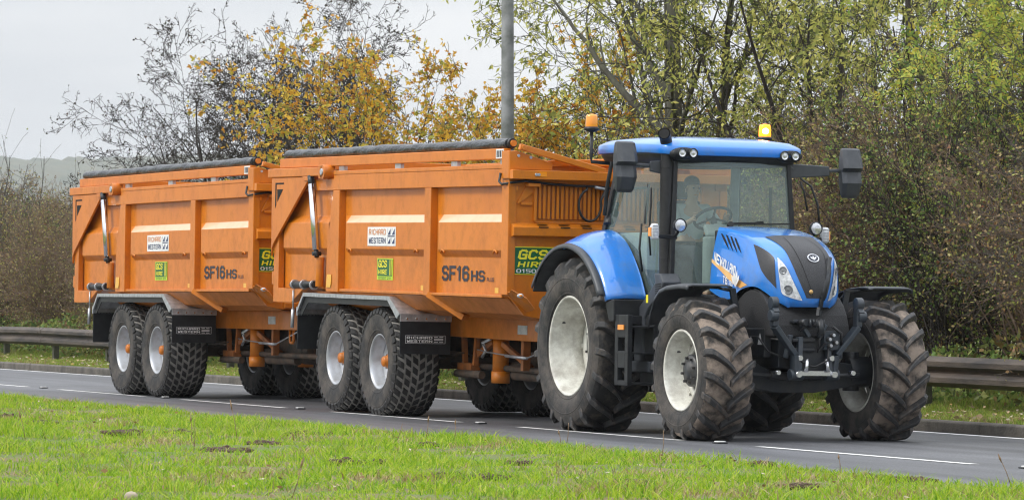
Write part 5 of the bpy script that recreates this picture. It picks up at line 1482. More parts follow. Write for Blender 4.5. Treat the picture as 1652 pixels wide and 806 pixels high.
def make_tractor():
    t = empty('tractor', (0, -.015, -.01425), 'bright blue tractor with cream wheel rims pulling the two orange trailers', 'tractor', rot=(-.015, 0, 0))
    # ---- hood
    mb = MB()
    NU, NV = 60, 36
    for sg in (-1, 1):
        mb.grid([[hood(i / NU, 2 * j / NV, sg) for j in range(NV + 1)] for i in range(NU + 1)], 0)
    hd = mb.build('hood', 'blue', t)
    # centre grille panel: from the top of the hood down to the chin
    Lc = [(.284, .70), (.36, .66), (.431, .645), (.5, .655), (.565, .66), (.64, .64), (.712, .60), (.79, .53), (.868, .43)]
    mb = MB()
    for sg in (-1, 1):
        mb.grid(strip_patch([(p[0], 0) for p in Lc], Lc, 34, 10, .006, sg), 0)
    gr = mb.build('grille', 'grille', hd)
    mb = MB()
    for sg in (-1, 1):                               # thin seams of the grille
        mb.grid(strip_patch([(.32, .30), (.5, .42), (.68, .36), (.85, .20)], [(.32, .31), (.5, .435), (.68, .375), (.85, .215)], 24, 1, .010, sg), 0)
    mb.build('grille_seams', 'slot', gr)
    p = hood(.558, 0, -1, .012); q = hood(.59, 0, -1, .012) - hood(.53, 0, -1, .012)
    zdir = -q.normalized(); ydir = Vector((0, 1, 0)); nrm = ydir.cross(zdir)
    mtx = Matrix((ydir, zdir, nrm)).transposed().to_4x4(); mtx.translation = p
    mb = MB()
    for k, (r_, off, mi) in enumerate(((.062, 0, 0), (.050, .003, 1))):
        pts = [mtx @ Vector((r_ * 1.0 * math.cos(a), r_ * .82 * math.sin(a), off)) for a in np.linspace(0, 2 * math.pi, 25)[:-1]]
        mb.add(pts, [tuple(range(24))], mi)
    for a in (-.6, 0, .6):
        s_, c_ = math.sin(a) * .06, math.cos(a) * .06
        w_ = .011
        pts = [mtx @ Vector((x_, y_ - .032, .005)) for x_, y_ in ((0, 0), (s_ * .5 + w_, c_ * .5), (s_, c_), (s_ * .5 - w_, c_ * .5))]
        mb.add(pts, [(0, 1, 2, 3)], 0)
    mb.build('emblem', ['lensglass', 'ink'], gr)
    mb = MB(); p = hood(.817, .26, -1, .008); mb.ball(p, .022, 12, 0, (.5, 1, 1)); mb.build('grille_badge', 'brass', gr)
    # headlamps
    for sg in (-1, 1):
        nm = 'headlight'
        mb = MB()
        Lh = [(.514, .90), (.56, .858), (.626, .805), (.712, .761), (.80, .688), (.892, .575)]
        Rh = [(.514, .91), (.614, 1.012), (.712, 1.144), (.812, 1.27), (.866, .92), (.892, .60)]
        mb.grid(strip_patch(Lh, Rh, 24, 8, .007, sg), 0)
        hl = mb.build(nm, 'lens', hd)
        for (u, v, r_) in ((.637, .916, .030), (.80, .93, .038)):
            p = hood(u, v, sg, .008); n = (hood(u, v, sg, .03) - p).normalized()
            mb = MB(); ring = []
            up = Vector((0, 0, 1)); a1 = n.cross(up).normalized(); a2 = n.cross(a1)
            for rr, o_ in ((r_ * 1.25, 0), (r_ * 1.15, .006), (r_, .002), (r_ * .5, .001), (.0005, .006)):
                ring.append([p + (a1 * math.cos(k * math.pi / 8) + a2 * math.sin(k * math.pi / 8)) * rr + n * o_ for k in range(16)])
            mb.grid(ring, 0, True, True); mb.build('lamp', 'lampdark', hl)
    # side vents of the hood
    for sg in (-1, 1):
        mb = MB()
        mb.grid(strip_patch([(.306, 1.075), (.462, .985), (.534, 1.0), (.66, 1.25), (.732, 1.44)], [(.306, 1.085), (.42, 1.35), (.498, 1.488), (.60, 1.54), (.732, 1.45)], 14, 12, .006, sg), 0)
        mb.build('side_grille', 'grille', hd)
        mb = MB()
        for k in range(4):
            u0 = .040 + k * .036
            mb.grid(strip_patch([(u0, 1.10), (u0 + .04, 1.21), (u0 + .085, 1.30)], [(u0 + .014, 1.10), (u0 + .055, 1.20), (u0 + .088, 1.30)], 6, 2, .004, sg), 0)
        mb.build('louvres', 'slot', hd)
    # stripe and writing on the right side (and the same on the left)
    for sg in (-1, 1):
        mb = MB()
        mb.grid(strip_patch([(0, 1.52), (.115, 1.575), (.223, 1.69), (.380, 1.95)], [(0, 1.57), (.104, 1.655), (.219, 1.80), (.31, 1.97)], 16, 3, .005, sg), 0)
        mb.build('side_stripe', 'stripe', hd)
    def hood_text(s, size, z0, x0, bold, m, wd, tilt, name):
        o = block_text(s, wd, size, bold, Matrix.Identity(4), m, hd, name, ext=0)
        me = o.data
        for v in me.vertices:
            x, z = v.co.x, v.co.y
            z = z0 + z + tilt * x; x = x0 + x
            # lay the letters on the hood's side: move them out to the surface
            best = None
            for i in range(0, 41):
                u = .0 + .45 * i / 40
                for j in (0, 1):
                    pass
            u = (x - 1.85) / 1.4
            for _ in range(6):
                # solve v for the height, then u for the length
                lo, hi = 1.0, 2.0
                for _ in range(14):
                    mid = (lo + hi) / 2
                    if hood(u, mid).z > z: lo = mid
                    else: hi = mid
                u += (x - hood(u, lo).x) / 1.6; u = min(max(u, 0), .9)
            p = hood(u, lo, -1, .008 + v.co.z); v.co = p
        return o
    hood_text('NEW HOLLAND', .10, 1.695, 2.125, 1.35, 'white', .50, -.30, 'lettering')
    hood_text('T6', .075, 1.54, 2.15, 1.3, 'white', .11, -.22, 'lettering')
    hood_text('.180', .05, 1.51, 2.27, 1.2, 'white', .11, -.22, 'lettering')
    mb = MB()
    for a in (-.5, -.17, .17, .5):
        c = Vector((2.42, 0, 1.47)); L = .17 if abs(a) < .3 else .14
        pts = []
        for x_, z_ in ((0, 0), (math.sin(a) * L * .55 + .022, math.cos(a) * L * .55), (math.sin(a) * L, math.cos(a) * L), (math.sin(a) * L * .55 - .022, math.cos(a) * L * .55)):
            pts.append((c.x + x_ * 1.3, -.474, c.z + z_))
        mb.add(pts, [(0, 1, 2, 3)])
    mb.build('leaf_mark', 'white', hd)
    # ---- black engine sides below the hood, chassis and front casting
    mb = MB()
    mb.box(1.2, 2.2, -.36, .36, .62, 1.40); mb.box(2.15, 2.95, -.38, .38, .98, 1.36); mb.box(1.74, 1.86, -.38, .38, 1.38, 2.03)
    mb.grid([[(2.66 + .5 * math.cos(a), y, 1.0 + .46 * math.sin(a)) for a in np.linspace(.0, math.pi, 14)] for y in (-.425, -.40)], 0)
    mb.prism([(2.66 + .47 * math.cos(a), 1.0 + .45 * math.sin(a)) for a in np.linspace(0, math.pi, 14)], 'y', -.41, .41)
    mb.box(-.4, 1.3, -.32, .32, .55, 1.15)
    mb.build('engine_block', 'engine', t, bevel=.015)
    mb = MB()
    mb.box(2.2, 3.02, -.30, .30, .70, .99); mb.prism([(3.02, .72), (3.02, 1.05), (3.10, 1.05), (3.14, .95), (3.14, .60), (3.02, .60)], 'y', -.17, .17)
    mb.box(2.2, 2.95, -.42, -.34, .80, 1.08); mb.box(2.2, 2.95, .34, .42, .80, 1.08)
    mb.box(2.9, 3.04, -.16, .16, .99, 1.26)
    for z in (.86, .95, 1.13): mb.box(3.02, 3.18, -.22, .02, z, z + .035)
    mb.build('front_support', 'iron', t, bevel=.012)
    mb = MB()
    mb.prism([(-.78, .56), (-.78, .72), (-.45, .76), (-.15, .60), (.15, .60), (.45, .76), (.78, .72), (.78, .56), (.45, .50), (.2, .46), (-.2, .46), (-.45, .50)], 'x', 2.56, 2.80)
    for sg in (-1, 1):
        mb.tube([(2.68, sg * .60, .665), (2.68, sg * .84, .665)], .15, 24); mb.tube([(2.68, sg * .66, .48), (2.68, sg * .66, .86)], .08, 16)
        mb.tube([(2.92, sg * .2, .62), (2.94, sg * .62, .64)], .022, 10); mb.tube([(2.90, sg * .10, .62), (2.92, sg * .34, .63)], .04, 12)
    mb.build('front_axle', 'iron', t, bevel=.012)
    mb = MB()
    mb.tube([(0, -.72, .862), (0, .72, .862)], .14, 24); mb.tube([(0, -.45, .862), (0, .45, .862)], .24, 24); mb.box(-.45, .3, -.3, .3, .55, 1.2)
    mb.build('rear_axle', 'iron', t, bevel=.01)
    # ---- front linkage
    LK = (-.20, 0, 0)
    for sg in (-1, 1):
        mb = MB()
        P = [(3.42, sg * .455, 1.30), (3.42, sg * .445, 1.10), (3.40, sg * .22, .83), (3.38, sg * .20, .62)]
        mb.bar(P[0], P[1], .06, .09, (1, 0, 0)); mb.bar(P[1], P[2], .05, .115, (1, 0, 0)); mb.bar(P[2], P[3], .05, .11, (1, 0, 0))
        mb.tube([(3.42, sg * .42, 1.32), (3.42, sg * .49, 1.32)], .062, 16); mb.tube([(3.45, sg * .43, 1.20), (3.45, sg * .51, 1.20)], .055, 12)
        mb.bar((3.40, sg * .455, 1.30), (3.48, sg * .455, 1.22), .06, .06)
        mb.tube([(3.38, sg * .26, .64), (3.38, sg * .12, .64)], .055, 14)
        mb.bar((3.36, sg * .14, 1.0), (3.40, sg * .17, .66), .05, .06, (1, 0, 0)); mb.bar((3.36, sg * .13, 1.12), (3.38, sg * .05, 1.0), .04, .05, (1, 0, 0))
        mb.tube([(3.36, sg * .29, .80), (3.40, sg * .26, 1.02)], .028, 10)
        mb.build('lift_arm', 'armpaint', t, LK, bevel=.008)
    mb = MB(); mb.bar((3.41, -.17, .655), (3.41, .17, .655), .05, .045)
    for sg in (-1, 1):
        mb.tube([(3.40, sg * .19, .645), (3.46, sg * .19, .645)], .030, 12); mb.tube([(3.44, sg * .10, .79), (3.46, sg * .12, .67)], .02, 10)
    mb.build('cross_link', 'steel', t, LK)
    for sg in (-1, 1):
        mb = MB(); mb.tube([(3.38, sg * .17, .80), (3.44, sg * .17, .80)], .026, 12); mb.build('pin', 'steel', t, LK)
        mb = MB(); mb.tube([(3.36, sg * .40, .66), (3.44, sg * .40, .66)], .022, 10); mb.build('pin', 'steel', t, LK)
    mb = MB(); mb.tube([(3.30, .20, 1.76), (3.42, .08, 1.50), (3.46, .02, 1.26)], .022, 12); mb.tube([(3.36, .15, 1.64), (3.44, .045, 1.36)], .034, 12); mb.bar((3.46, .015, 1.28), (3.47, .0, 1.20), .03, .05)
    mb.build('top_link', 'iron', t, LK)
    mb = MB()
    for k in range(5): mb.tube([(3.42, -.09 + k * .035, 1.10), (3.47, -.085 + k * .035, 1.10 + .04 * (k % 2)), (3.46, -.08 + k * .035, 1.17)], .012, 8)
    mb.tube([(3.38, -.14, 1.14), (3.46, -.12, 1.14)], .035, 12); mb.tube([(3.46, .02, 1.16), (3.48, .03, 1.02)], .03, 12)
    mb.build('top_link_hook', ['iron'], t, LK)
    mb = MB()
    for y, z in ((.13, .98), (.17, 1.02), (.20, .95), (.14, .92)): mb.tube([(3.36, y, z), (3.46, y, z)], .022, 12, 0); mb.tube([(3.46, y, z), (3.475, y, z)], .016, 10, 1)
    mb.box(3.34, 3.42, .09, .25, .88, 1.06, 2)
    mb.build('hydraulic_coupler', ['hubdark', 'rim_grey', 'armpaint'], t, LK, bevel=.004)
    mb = MB()
    mb.tube([(3.30, -.42, .98), (3.38, -.34, .97), (3.42, -.25, .90), (3.42, -.20, .82), (3.42, -.14, .76), (3.40, -.05, .74)], .010, 8)
    mb.tube([(3.42, .10, .94), (3.46, .0, .86), (3.46, .02, .98), (3.46, .08, 1.06)], .010, 8); mb.tube([(3.45, .12, .90), (3.48, .1, .78), (3.46, -.02, .72), (3.42, -.12, .73)], .011, 8)
    mb.tube([(3.40, -.04, 1.16), (3.44, -.10, 1.13), (3.40, -.16, 1.05)], .010, 8); mb.tube([(3.42, .18, 1.1), (3.44, .26, 1.04), (3.42, .28, .90)], .014, 8)
    mb.build('linkage_hoses', 'hose', t, LK); mb = MB()
    mb.tube([(2.1, -.47, 1.34), (2.35, -.60, 1.30), (2.45, -.64, 1.10), (2.5, -.62, .95)], .009, 6)
    mb.tube([(2.5, -.50, .98), (2.9, -.46, 1.0), (3.0, -.40, .86), (3.10, -.28, .80)], .009, 6)
    mb.build('hoses', 'hose', t)
    mb = MB(); mb.prism([(2.82, .92), (2.92, .92), (2.87, 1.03)], 'y', -.4235, -.4215); mb.prism([(-.60, .93), (-.53, .93), (-.565, 1.02)], 'x', 0, 0) if False else None
    mb.build('warning_triangle', 'white', t)
    # ---- wheels
    tm = ['rubber_side', 'mud', 'lug']
    fw = tractor_wheel(t, (2.68, -.935, .665), .705, .53, .372, 18, .052, .17, .155, False, .663, tm)
    clone(fw, t, (2.68, .935, .665), True)
    rw = tractor_wheel(t, (0, -.90, .862), .900, .62, .492, 19, .060, .30, .19, True, .860, ['rubber_side', 'mud_dark', 'lug'])
    clone(rw, t, (0, .90, .862), True)
    # ---- rear fenders
    for sg in (-1, 1):
        mb = MB(); rows = []
        for i in range(33):
            a = R(27 + 113 * i / 32)
            ri = 1.055 + .13 * math.exp(-((a - R(88)) / R(34)) ** 2)
            r_o = 1.035
            row = []
            for y, f in ((1.165, -.035), (1.16, 0.0), (1.12, .18), (1.0, .5), (.88, .8), (.77, 1.0), (.745, 1.0), (.742, .9)):
                rr = r_o + (ri - r_o) * max(f, 0) + (.03 * math.sin(math.pi * max(f, 0)) if f > 0 else f)
                row.append((rr * math.cos(a), sg * y, .862 + rr * math.sin(a)))
            rows.append(row)
        mb.grid(rows, 0)
        fd = mb.build('rear_fender', 'blue', t, solid=.012)
        mb = MB(); rows = []
        for i in range(33):
            a = R(30 + 114 * i / 32); row = []
            for y, rr in ((1.165, 1.005), (1.165, 1.028), (1.20, 1.040), (1.235, 1.030), (1.24, 1.00), (1.235, .995)):
                row.append((rr * math.cos(a), sg * y, .862 + rr * math.sin(a)))
            rows.append(row)
        mb.grid(rows, 0)
        mb.build('fender_lip', 'grey_plastic', fd, solid=.012)
        mb = MB(); rows = []
        for i in range(24):
            a = R(100 + 46 * i / 23)
            rows.append([((1.0 - .0) * math.cos(a), sg * y, .862 + 1.0 * math.sin(a)) for y in (.70, 1.22)])
        mb.grid(rows, 0)
        mb.build('fender_liner', 'black', fd, solid=.02)
        mb = MB()
        mb.prism([(.83, 1.30), (.99, 1.34), (1.04, 1.34), (1.04, 1.12), (.92, 1.12), (.88, 1.2)], 'y', *sorted((sg * 1.14, sg * .72)))
        mb.build('fender_base', 'black', fd, bevel=.01)
    # ---- cab: floor, pillars, roof, glass
    mb = MB()
    mb.prism([(.0, 1.95), (.1, 2.0), (.45, 1.85), (.75, 1.58), (.95, 1.34), (1.5, 1.34), (1.52, 1.15), (.2, 1.1), (-.05, 1.5)], 'y', -.62, .62)
    floor = mb.build('cab_floor', 'black', t)
    FT, FB = (1.44, .625, 2.735), (1.515, .69, 1.42)        # front pillar top and foot
    RT, RB = (.22, .66, 2.76), (.02, .735, 2.02)
    mb = MB()
    for sg in (-1, 1):
        s3 = lambda p: (p[0], sg * p[1], p[2])
        mb.bar(s3(FT), s3(FB), .05, .07, (1, 0, 0)); mb.bar(s3(RT), s3(RB), .06, .08, (1, 0, 0))
        mb.bar(s3((.22, .665, 2.74)), s3(FT), .05, .05)
        mb.bar(s3(FB), s3((1.0, .735, 1.34)), .05, .06)
        pts = [(.02, .735, 2.03), (.30, .738, 1.99), (.55, .74, 1.83), (.74, .74, 1.62), (.88, .738, 1.45), (1.0, .735, 1.34)]
        for a, b in zip(pts, pts[1:]): mb.bar(s3(a), s3(b), .03, .05)
    mb.bar((1.44, -.625, 2.74), (1.44, .625, 2.74), .06, .07); mb.bar((.22, -.66, 2.74), (.22, .66, 2.74), .06, .06); mb.bar((.02, -.73, 2.0), (.02, .73, 2.0), .06, .06)
    cf = mb.build('cab_frame', 'black', t, bevel=.008)
    mb = MB()
    # windscreen, slightly bowed forward
    rows = []
    for i in range(9):
        f = i / 8; row = []
        for j in range(13):
            g = -1 + j / 6
            y = g * (.61 + .06 * f); x = 1.46 + .075 * f + .09 * (1 - g * g)
            row.append((x, y, 2.715 - 1.29 * f))
        rows.append(row)
    mb.grid(rows, 0)
    mb.build('windscreen', 'wglass', t)
    for sg in (-1, 1):
        mb = MB()
        O = [(.24, 2.72), (1.42, 2.72), (1.50, 1.43), (1.02, 1.36), (.90, 1.45), (.76, 1.62), (.57, 1.83), (.31, 2.0), (.05, 2.05)]
        vs = [(x, sg * (.665 + .075 * (2.72 - z) / .7 if z > 2.02 else .74 - .03 * (2.02 - z) / .6), z) for x, z in O]
        mb.add(vs, [tuple(range(9))], 0)
        dr = mb.build('door', 'sglass', t)
        mb = MB(); mb.tube([(1.03, sg * .775, 1.62), (.99, sg * .79, 1.85), (1.0, sg * .775, 2.1)], .012, 8); mb.build('door_handle', 'black', dr)
        mb = MB(); mb.bar((.95, sg * .68, 2.5), (.92, sg * .70, 2.1), .02, .03); mb.build('grab_rail', 'black', dr)
    mb = MB(); mb.add([(.20, -.63, 2.71), (.20, .63, 2.71), (.03, .70, 2.03), (.03, -.70, 2.03)], [(0, 1, 2, 3)]); mb.build('rear_window', 'sglass', t)
    # roof: rounded slab, lower black band with lamp pods
    def outline(hx, hy, cx_, n=48, e=6.5):
        return [(cx_ + hx * math.copysign(abs(math.cos(a)) ** (2 / e), math.cos(a)), hy * math.copysign(abs(math.sin(a)) ** (2 / e), math.sin(a))) for a in (2 * math.pi * k / n for k in range(n))]
    mb = MB(); rows = []
    for hx, hy, z in ((.88, .76, 2.822), (.93, .81, 2.826), (.935, .815, 2.834), (.935, .815, 2.905), (.925, .805, 2.918), (.88, .76, 2.944), (.85, .73, 2.958), (.835, .715, 2.964), (.60, .50, 2.99), (.30, .25, 3.0), (.01, .01, 3.002)):
        rows.append([(x, y, z - .03 * ((x - .3) / .9) ** 2 * (x > .3)) for x, y in outline(hx, hy, .555)])
    mb.grid(rows, 0, True, True)
    rf = mb.build('roof', 'blue', t)
    mb = MB(); rows = []
    for hx, hy, z in ((.70, .60, 2.70), (.80, .69, 2.71), (.86, .75, 2.74), (.895, .78, 2.80), (.90, .785, 2.835), (.4, .4, 2.845)):
        rows.append([(x, y, z - .02 * ((x - .3) / .9) ** 2 * (x > .3)) for x, y in outline(hx, hy, .55)])
    mb.grid(rows, 0, True, True)
    mb.build('roof_band', 'black', rf)
    for sg in (-1, 1):
        mb = MB(); mb.grid([[(1.43 + dx, sg * (.572 + wy * math.cos(a)), 2.79 + hz * math.sin(a)) for a in np.linspace(0, 2 * math.pi, 25)[:-1]] for dx, wy, hz in ((-.12, .150, .070), (.03, .148, .064), (.052, .138, .056), (.052, .01, .01))], 0, True, True)
        pod = mb.build('lamp_pod', 'black', rf)
        for y in (.505, .625):
            mb = MB(); mb.lathe([(.048, .045), (.050, .062), (.040, .066), (.038, .056)], 24, (1.443, sg * y, 2.795), mi=0, axis='x'); mb.lathe([(.038, .056), (.02, .060), (.0001, .062)], 24, (1.443, sg * y, 2.795), mi=1, axis='x')
            mb.build('work_lamp', ['black', 'lensglass'], rf)
    # beacons
    for (x, y, z, lit) in ((.02, -.955, 3.06, 0), (.65, .70, 2.985, 1)):
        mb = MB()
        if not lit:
            mb.tube([(.10, -.72, 2.72), (.03, -.955, 2.74), (.02, -.955, 2.8), (.02, -.955, 3.06)], .018, 10)
        else:
            mb.tube([(x, y - .06, 2.9), (x, y, 2.96)], .02, 8)
        mb.lathe([(.02, -.02), (.075, .0), (.08, .02), (.065, .035)], 20, (x, y, z), axis='z')
        bc = mb.build('beacon', 'black', t)
        mb = MB(); mb.lathe([(.062, .035), (.064, .06), (.060, .14), (.050, .16), (.0001, .168)], 20, (x, y, z), axis='z')
        mb.build('beacon_lens', 'amber_lit' if lit else 'amber', bc)
        if lit:
            mb = MB(); mb.ball((x + .045, y - .015, z + .09), .034, 12); mb.build('beacon_bulb', 'bulb', bc)
    # mirrors
    for sg in (-1, 1):
        y0 = 1.10 if sg < 0 else 1.41
        X = 1.16
        mb = MB()
        mb.bar((1.24, sg * .66, 2.655), (1.20, sg * (y0 - .26), 2.665), .07, .15, w2=.05, h2=.10); mb.bar((1.20, sg * (y0 - .26), 2.67), (X, sg * (y0 - .02), 2.68), .035, .035)
        mb.bar((1.26, sg * .62, 2.60), (1.26, sg * .68, 2.70), .08, .08)
        ar = mb.build('mirror_arm', 'grey_plastic', t, bevel=.01)
        mb = MB(); rows = []
        for z, wd, dp in ((2.905, .088, .02), (2.89, .108, .05), (2.80, .118, .085), (2.70, .120, .125), (2.665, .122, .06), (2.55, .120, .095), (2.43, .100, .045), (2.40, .080, .02)):
            rows.append([(X + dx * dp, sg * y0 + dy * wd, z) for dx, dy in ((0, -1), (.7, -.92), (1, -.55), (1, .55), (.7, .92), (0, 1), (-.15, .95), (-.15, -.95))])
        mb.grid(rows, 0, False, True)
        mb.add(rows[0], [tuple(range(8))]); mb.add(rows[-1], [tuple(range(8))])
        mr = mb.build('mirror', 'grey_plastic', t, bevel=.008)
        mb = MB(); mb.box(X - .022, X - .018, sg * y0 - .1, sg * y0 + .1, 2.43, 2.86); mb.build('mirror_glass', 'mirror', mr)
    # cables by the left mirror
    mb = MB(); mb.tube([(1.42, .72, 2.58), (1.43, .84, 2.50), (1.46, .90, 2.32), (1.48, .92, 2.05)], .012, 8); mb.tube([(1.42, .72, 2.55), (1.43, .76, 2.45), (1.45, .79, 2.25)], .010, 8); mb.tube([(1.15, -.80, 2.45), (1.20, -.82, 2.3), (1.14, -.81, 2.0), (1.16, -.80, 1.78)], .010, 8)
    mb.build('cables', 'hose', t)
    # exhaust
    mb = MB()
    mb.tube([(1.36, -.70, 1.58), (1.36, -.70, 2.72)], .066, 24, caps=False)
    mb.tube([(1.36, -.70, 2.70), (1.36, -.70, 2.84), (1.365, -.71, 2.90), (1.39, -.735, 2.955), (1.45, -.775, 2.985)], [.060, .060, .060, .060, .062], 20, caps=False)
    mb.tube([(1.449, -.774, 2.985), (1.40, -.742, 2.96)], [.053, .050], 20, 1)
    ex = mb.build('exhaust_stack', ['black_matt', 'slot'], t)
    for z in (1.75, 2.2, 2.65):
        mb = MB(); mb.lathe([(.067, -.004), (.070, 0), (.067, .004)], 24, (1.36, -.70, z), axis='z'); mb.build('ring', 'black_matt', ex)
    # work lamps and side lamps on the front pillars
    for sg in (-1, 1):
        yb = .66
        mb = MB(); mb.bar((1.45, sg * .66, 1.96), (1.52, sg * .95, 1.97), .05, .04)
        br = mb.build('lamp_arm', 'black', t, bevel=.006)
        cy = sg * (.70 if sg < 0 else .80)
        mb = MB(); mb.lathe([(.03, -.07), (.062, -.03), (.068, .02), (.064, .028), (.058, .02)], 24, (1.62, cy, 2.075), mi=0, axis='x'); mb.lathe([(.058, .018), (.03, .026), (.0001, .028)], 24, (1.62, cy, 2.075), mi=1, axis='x')
        mb.tube([(1.58, cy, 2.01), (1.52, cy, 1.97)], .015, 8)
        mb.build('work_lamp', ['black', 'lensglass'], br)
        cy = sg * (.93 if sg < 0 else .95)
        mb = MB(); mb.grid([[(1.52 + dx, cy + .042 * s_ * math.copysign(abs(math.cos(a)) ** .6, math.cos(a)), 2.01 + .082 * s_ * math.copysign(abs(math.sin(a)) ** .6, math.sin(a))) for a in np.linspace(0, 2 * math.pi, 25)[:-1]] for dx, s_ in ((-.03, .9), (0, 1), (.03, .96), (.038, .8), (.04, .02))], 0, True, True)
        mb.box(1.49, 1.545, cy - .052 if sg < 0 else cy + .03, cy - .03 if sg < 0 else cy + .052, 1.965, 2.05, 1)
        for k in range(5): mb.box(1.555, 1.566, cy - .034, cy + .034, 1.945 + k * .03, 1.95 + k * .03, 2)
        mb.build('side_lamp', ['lens', 'amber', 'rim_grey'], br)
    # wiper
    mb = MB(); mb.bar((1.645, -.08, 2.10), (1.64, .58, 2.115), .012, .014); mb.bar((1.65, .16, 2.11), (1.65, .26, 2.125), .02, .03); mb.tube([(1.62, -.10, 2.09), (1.66, -.10, 2.10)], .03, 10); mb.bar((1.63, -.12, 2.105), (1.645, .2, 2.115), .02, .022)
    mb.build('wiper', 'black', t)
    # duct sweeping down from the exhaust to the box by the steps
    mb = MB(); rows = []
    for (x, z, hx, hz) in ((1.44, 1.60, .08, 0), (1.49, 1.51, .11, 0), (1.40, 1.42, .15, 0), (1.27, 1.34, .15, 0), (1.12, 1.25, .14, 0), (1.04, 1.15, .13, 0), (1.02, .85, .13, 0), (1.04, .72, .14, 0)):
        rows.append([(x + hx * dx, y, z + hz) for dx, y in ((-1, -.66), (-1, -.80), (-.85, -.86), (.85, -.86), (1, -.80), (1, -.66))])
    rows2 = rows
    mb.grid(rows, 0, False, True); mb.add(rows[0], [tuple(range(6))]); mb.add(rows[-1], [tuple(range(6))])
    mb.box(.92, 1.36, -.90, -.60, .62, .73)
    sh = mb.build('engine_side_cowl', 'grey_plastic', t, bevel=.015)
    mb = MB()
    for k in range(5): mb.bar((1.42, -.8615, 1.40 + k * .022), (1.54, -.8615, 1.41 + k * .022), .006, .010)
    mb.build('cowl_louvres', 'slot', sh)
    mb = MB(); mb.box(1.20, 1.25, -.8625, -.861, 1.31, 1.39); mb.build('yellow_label', 'sign_yellow', sh)
    # step ladder
    for sg in (-1, 1):
        mb = MB()
        for x in (1.03, 1.27): mb.box(x, x + .075, *sorted((sg * 1.12, sg * 1.07)), .49, 1.19)
        for z, h in ((.49, .05), (.665, .165), (.965, .225)): mb.box(1.105, 1.27, *sorted((sg * 1.119, sg * 1.07)), z, z + h)
        mb.box(1.03, 1.345, *sorted((sg * .84, sg * .80)), .49, 1.19)
        for z in (.50, .80, 1.06): mb.box(1.06, 1.345, *sorted((sg * 1.12, sg * .82)), z, z + .02)
        mb.box(1.06, 1.1, *sorted((sg * 1.11, sg * .62)), 1.10, 1.18)
        st = mb.build('step_ladder', 'black', t, bevel=.005)
        mb = MB(); mb.box(1.12, 1.26, *sorted((sg * 1.131, sg * 1.121)), 1.04, 1.09); mb.build('step_reflector', 'amber', st)
    # front fenders
    for sg in (-1, 1):
        mb = MB(); rows = []
        prof = [(2.02, 1.10), (2.06, 1.24), (2.14, 1.36), (2.26, 1.44), (2.42, 1.475), (2.70, 1.49), (2.84, 1.487), (2.90, 1.475)]
        for x, z in prof:
            rows.append([(x, sg * y, z - dz) for y, dz in ((.74, .012), (.80, 0), (1.15, 0), (1.20, .008), (1.212, .045))])
        mb.grid(rows, 0)
        ff = mb.build('front_fender', 'grey_plastic', t, solid=.016)
        mb = MB(); mb.bar((2.66, sg * .55, 1.10), (2.66, sg * .62, 1.45), .06, .03); mb.bar((2.66, sg * .60, 1.45), (2.66, sg * 1.05, 1.465), .05, .02)
        mb.tube([(2.60, sg * .50, .9), (2.58, sg * .52, 1.3), (2.64, sg * .62, 1.43), (2.7, sg * .8, 1.46)], .014, 8)
        mb.build('fender_bracket', 'iron', ff)
    # rear hitch
    mb = MB(); mb.box(-.75, -.3, -.12, .12, .40, .62); mb.bar((-.72, -.28, .55), (-.5, -.28, 1.15), .08, .06); mb.bar((-.72, .28, .55), (-.5, .28, 1.15), .08, .06)
    mb.build('rear_hitch', 'iron', t, bevel=.008)
    mb = MB(); mb.bar((-.30, -.55, 2.18), (-.10, -.60, 2.33), .03, .03); mb.tube([(-.06, -.66, 2.25), (-.02, -.73, 2.1)], .06, 10); mb.tube([(0.10, -.76, 2.74), (.04, -.78, 2.5), (-.02, -.78, 2.2)], .022, 8)
    mb.build('rear_bracket', 'black', t, bevel=.004)
    # cab interior
    mb = MB()
    mb.box(.28, .78, -.25, .25, 1.62, 1.76); mb.bar((.34, 0, 1.74), (.20, 0, 2.36), .46, .12, (1, 0, 0)); mb.bar((.19, 0, 2.38), (.17, 0, 2.56), .26, .09, (1, 0, 0)); mb.box(.3, .7, -.2, .2, 1.34, 1.62)
    mb.build('driver_seat', 'seat', t, bevel=.03, seg=3)
    mb = MB(); mb.box(1.20, 1.40, -.20, .20, 1.5, 1.98); mb.bar((1.25, 0, 1.9), (1.10, 0, 2.10), .08, .08); mb.bar((1.2, 0, 1.98), (1.12, 0, 2.10), .3, .06)
    mb.build('dashboard', 'trim', t, bevel=.02)
    mb = MB(); n = (Vector((1.02, 0, 2.2)) - Vector((1.10, 0, 2.08))).normalized(); a1 = Vector((0, 1, 0)); a2 = n.cross(a1); c = Vector((1.03, 0, 2.17))
    mb.tube([c + (a1 * math.cos(a) + a2 * math.sin(a)) * .19 for a in np.linspace(0, 2 * math.pi, 33)], .015, 8, caps=False)
    for a in (.3, 2.4, 4.5): mb.tube([c, c + (a1 * math.cos(a) + a2 * math.sin(a)) * .19], .012, 6)
    mb.tube([c, (1.10, 0, 2.07)], .03, 10)
    mb.build('steering_wheel', 'seat', t)
    mb = MB(); mb.box(.1, .8, -.62, -.36, 1.40, 2.02); mb.box(.08, .3, .34, .64, 1.4, 2.0); mb.box(.2, 1.40, -.60, .60, 2.735, 2.755); mb.bar((.30, .60, 2.72), (.15, .66, 2.05), .09, .06)
    mb.build('cab_trim', 'trim', t, bevel=.02)
    for ch in kids(t):
        nm = ch.name.split('.')[0]
        if nm in ('cab_frame', 'windscreen', 'door', 'rear_window', 'wiper', 'driver_seat', 'dashboard', 'steering_wheel', 'cab_trim'): ch.location.x -= .12
        if nm in ('exhaust_stack',): ch.location.x -= .06
    return t

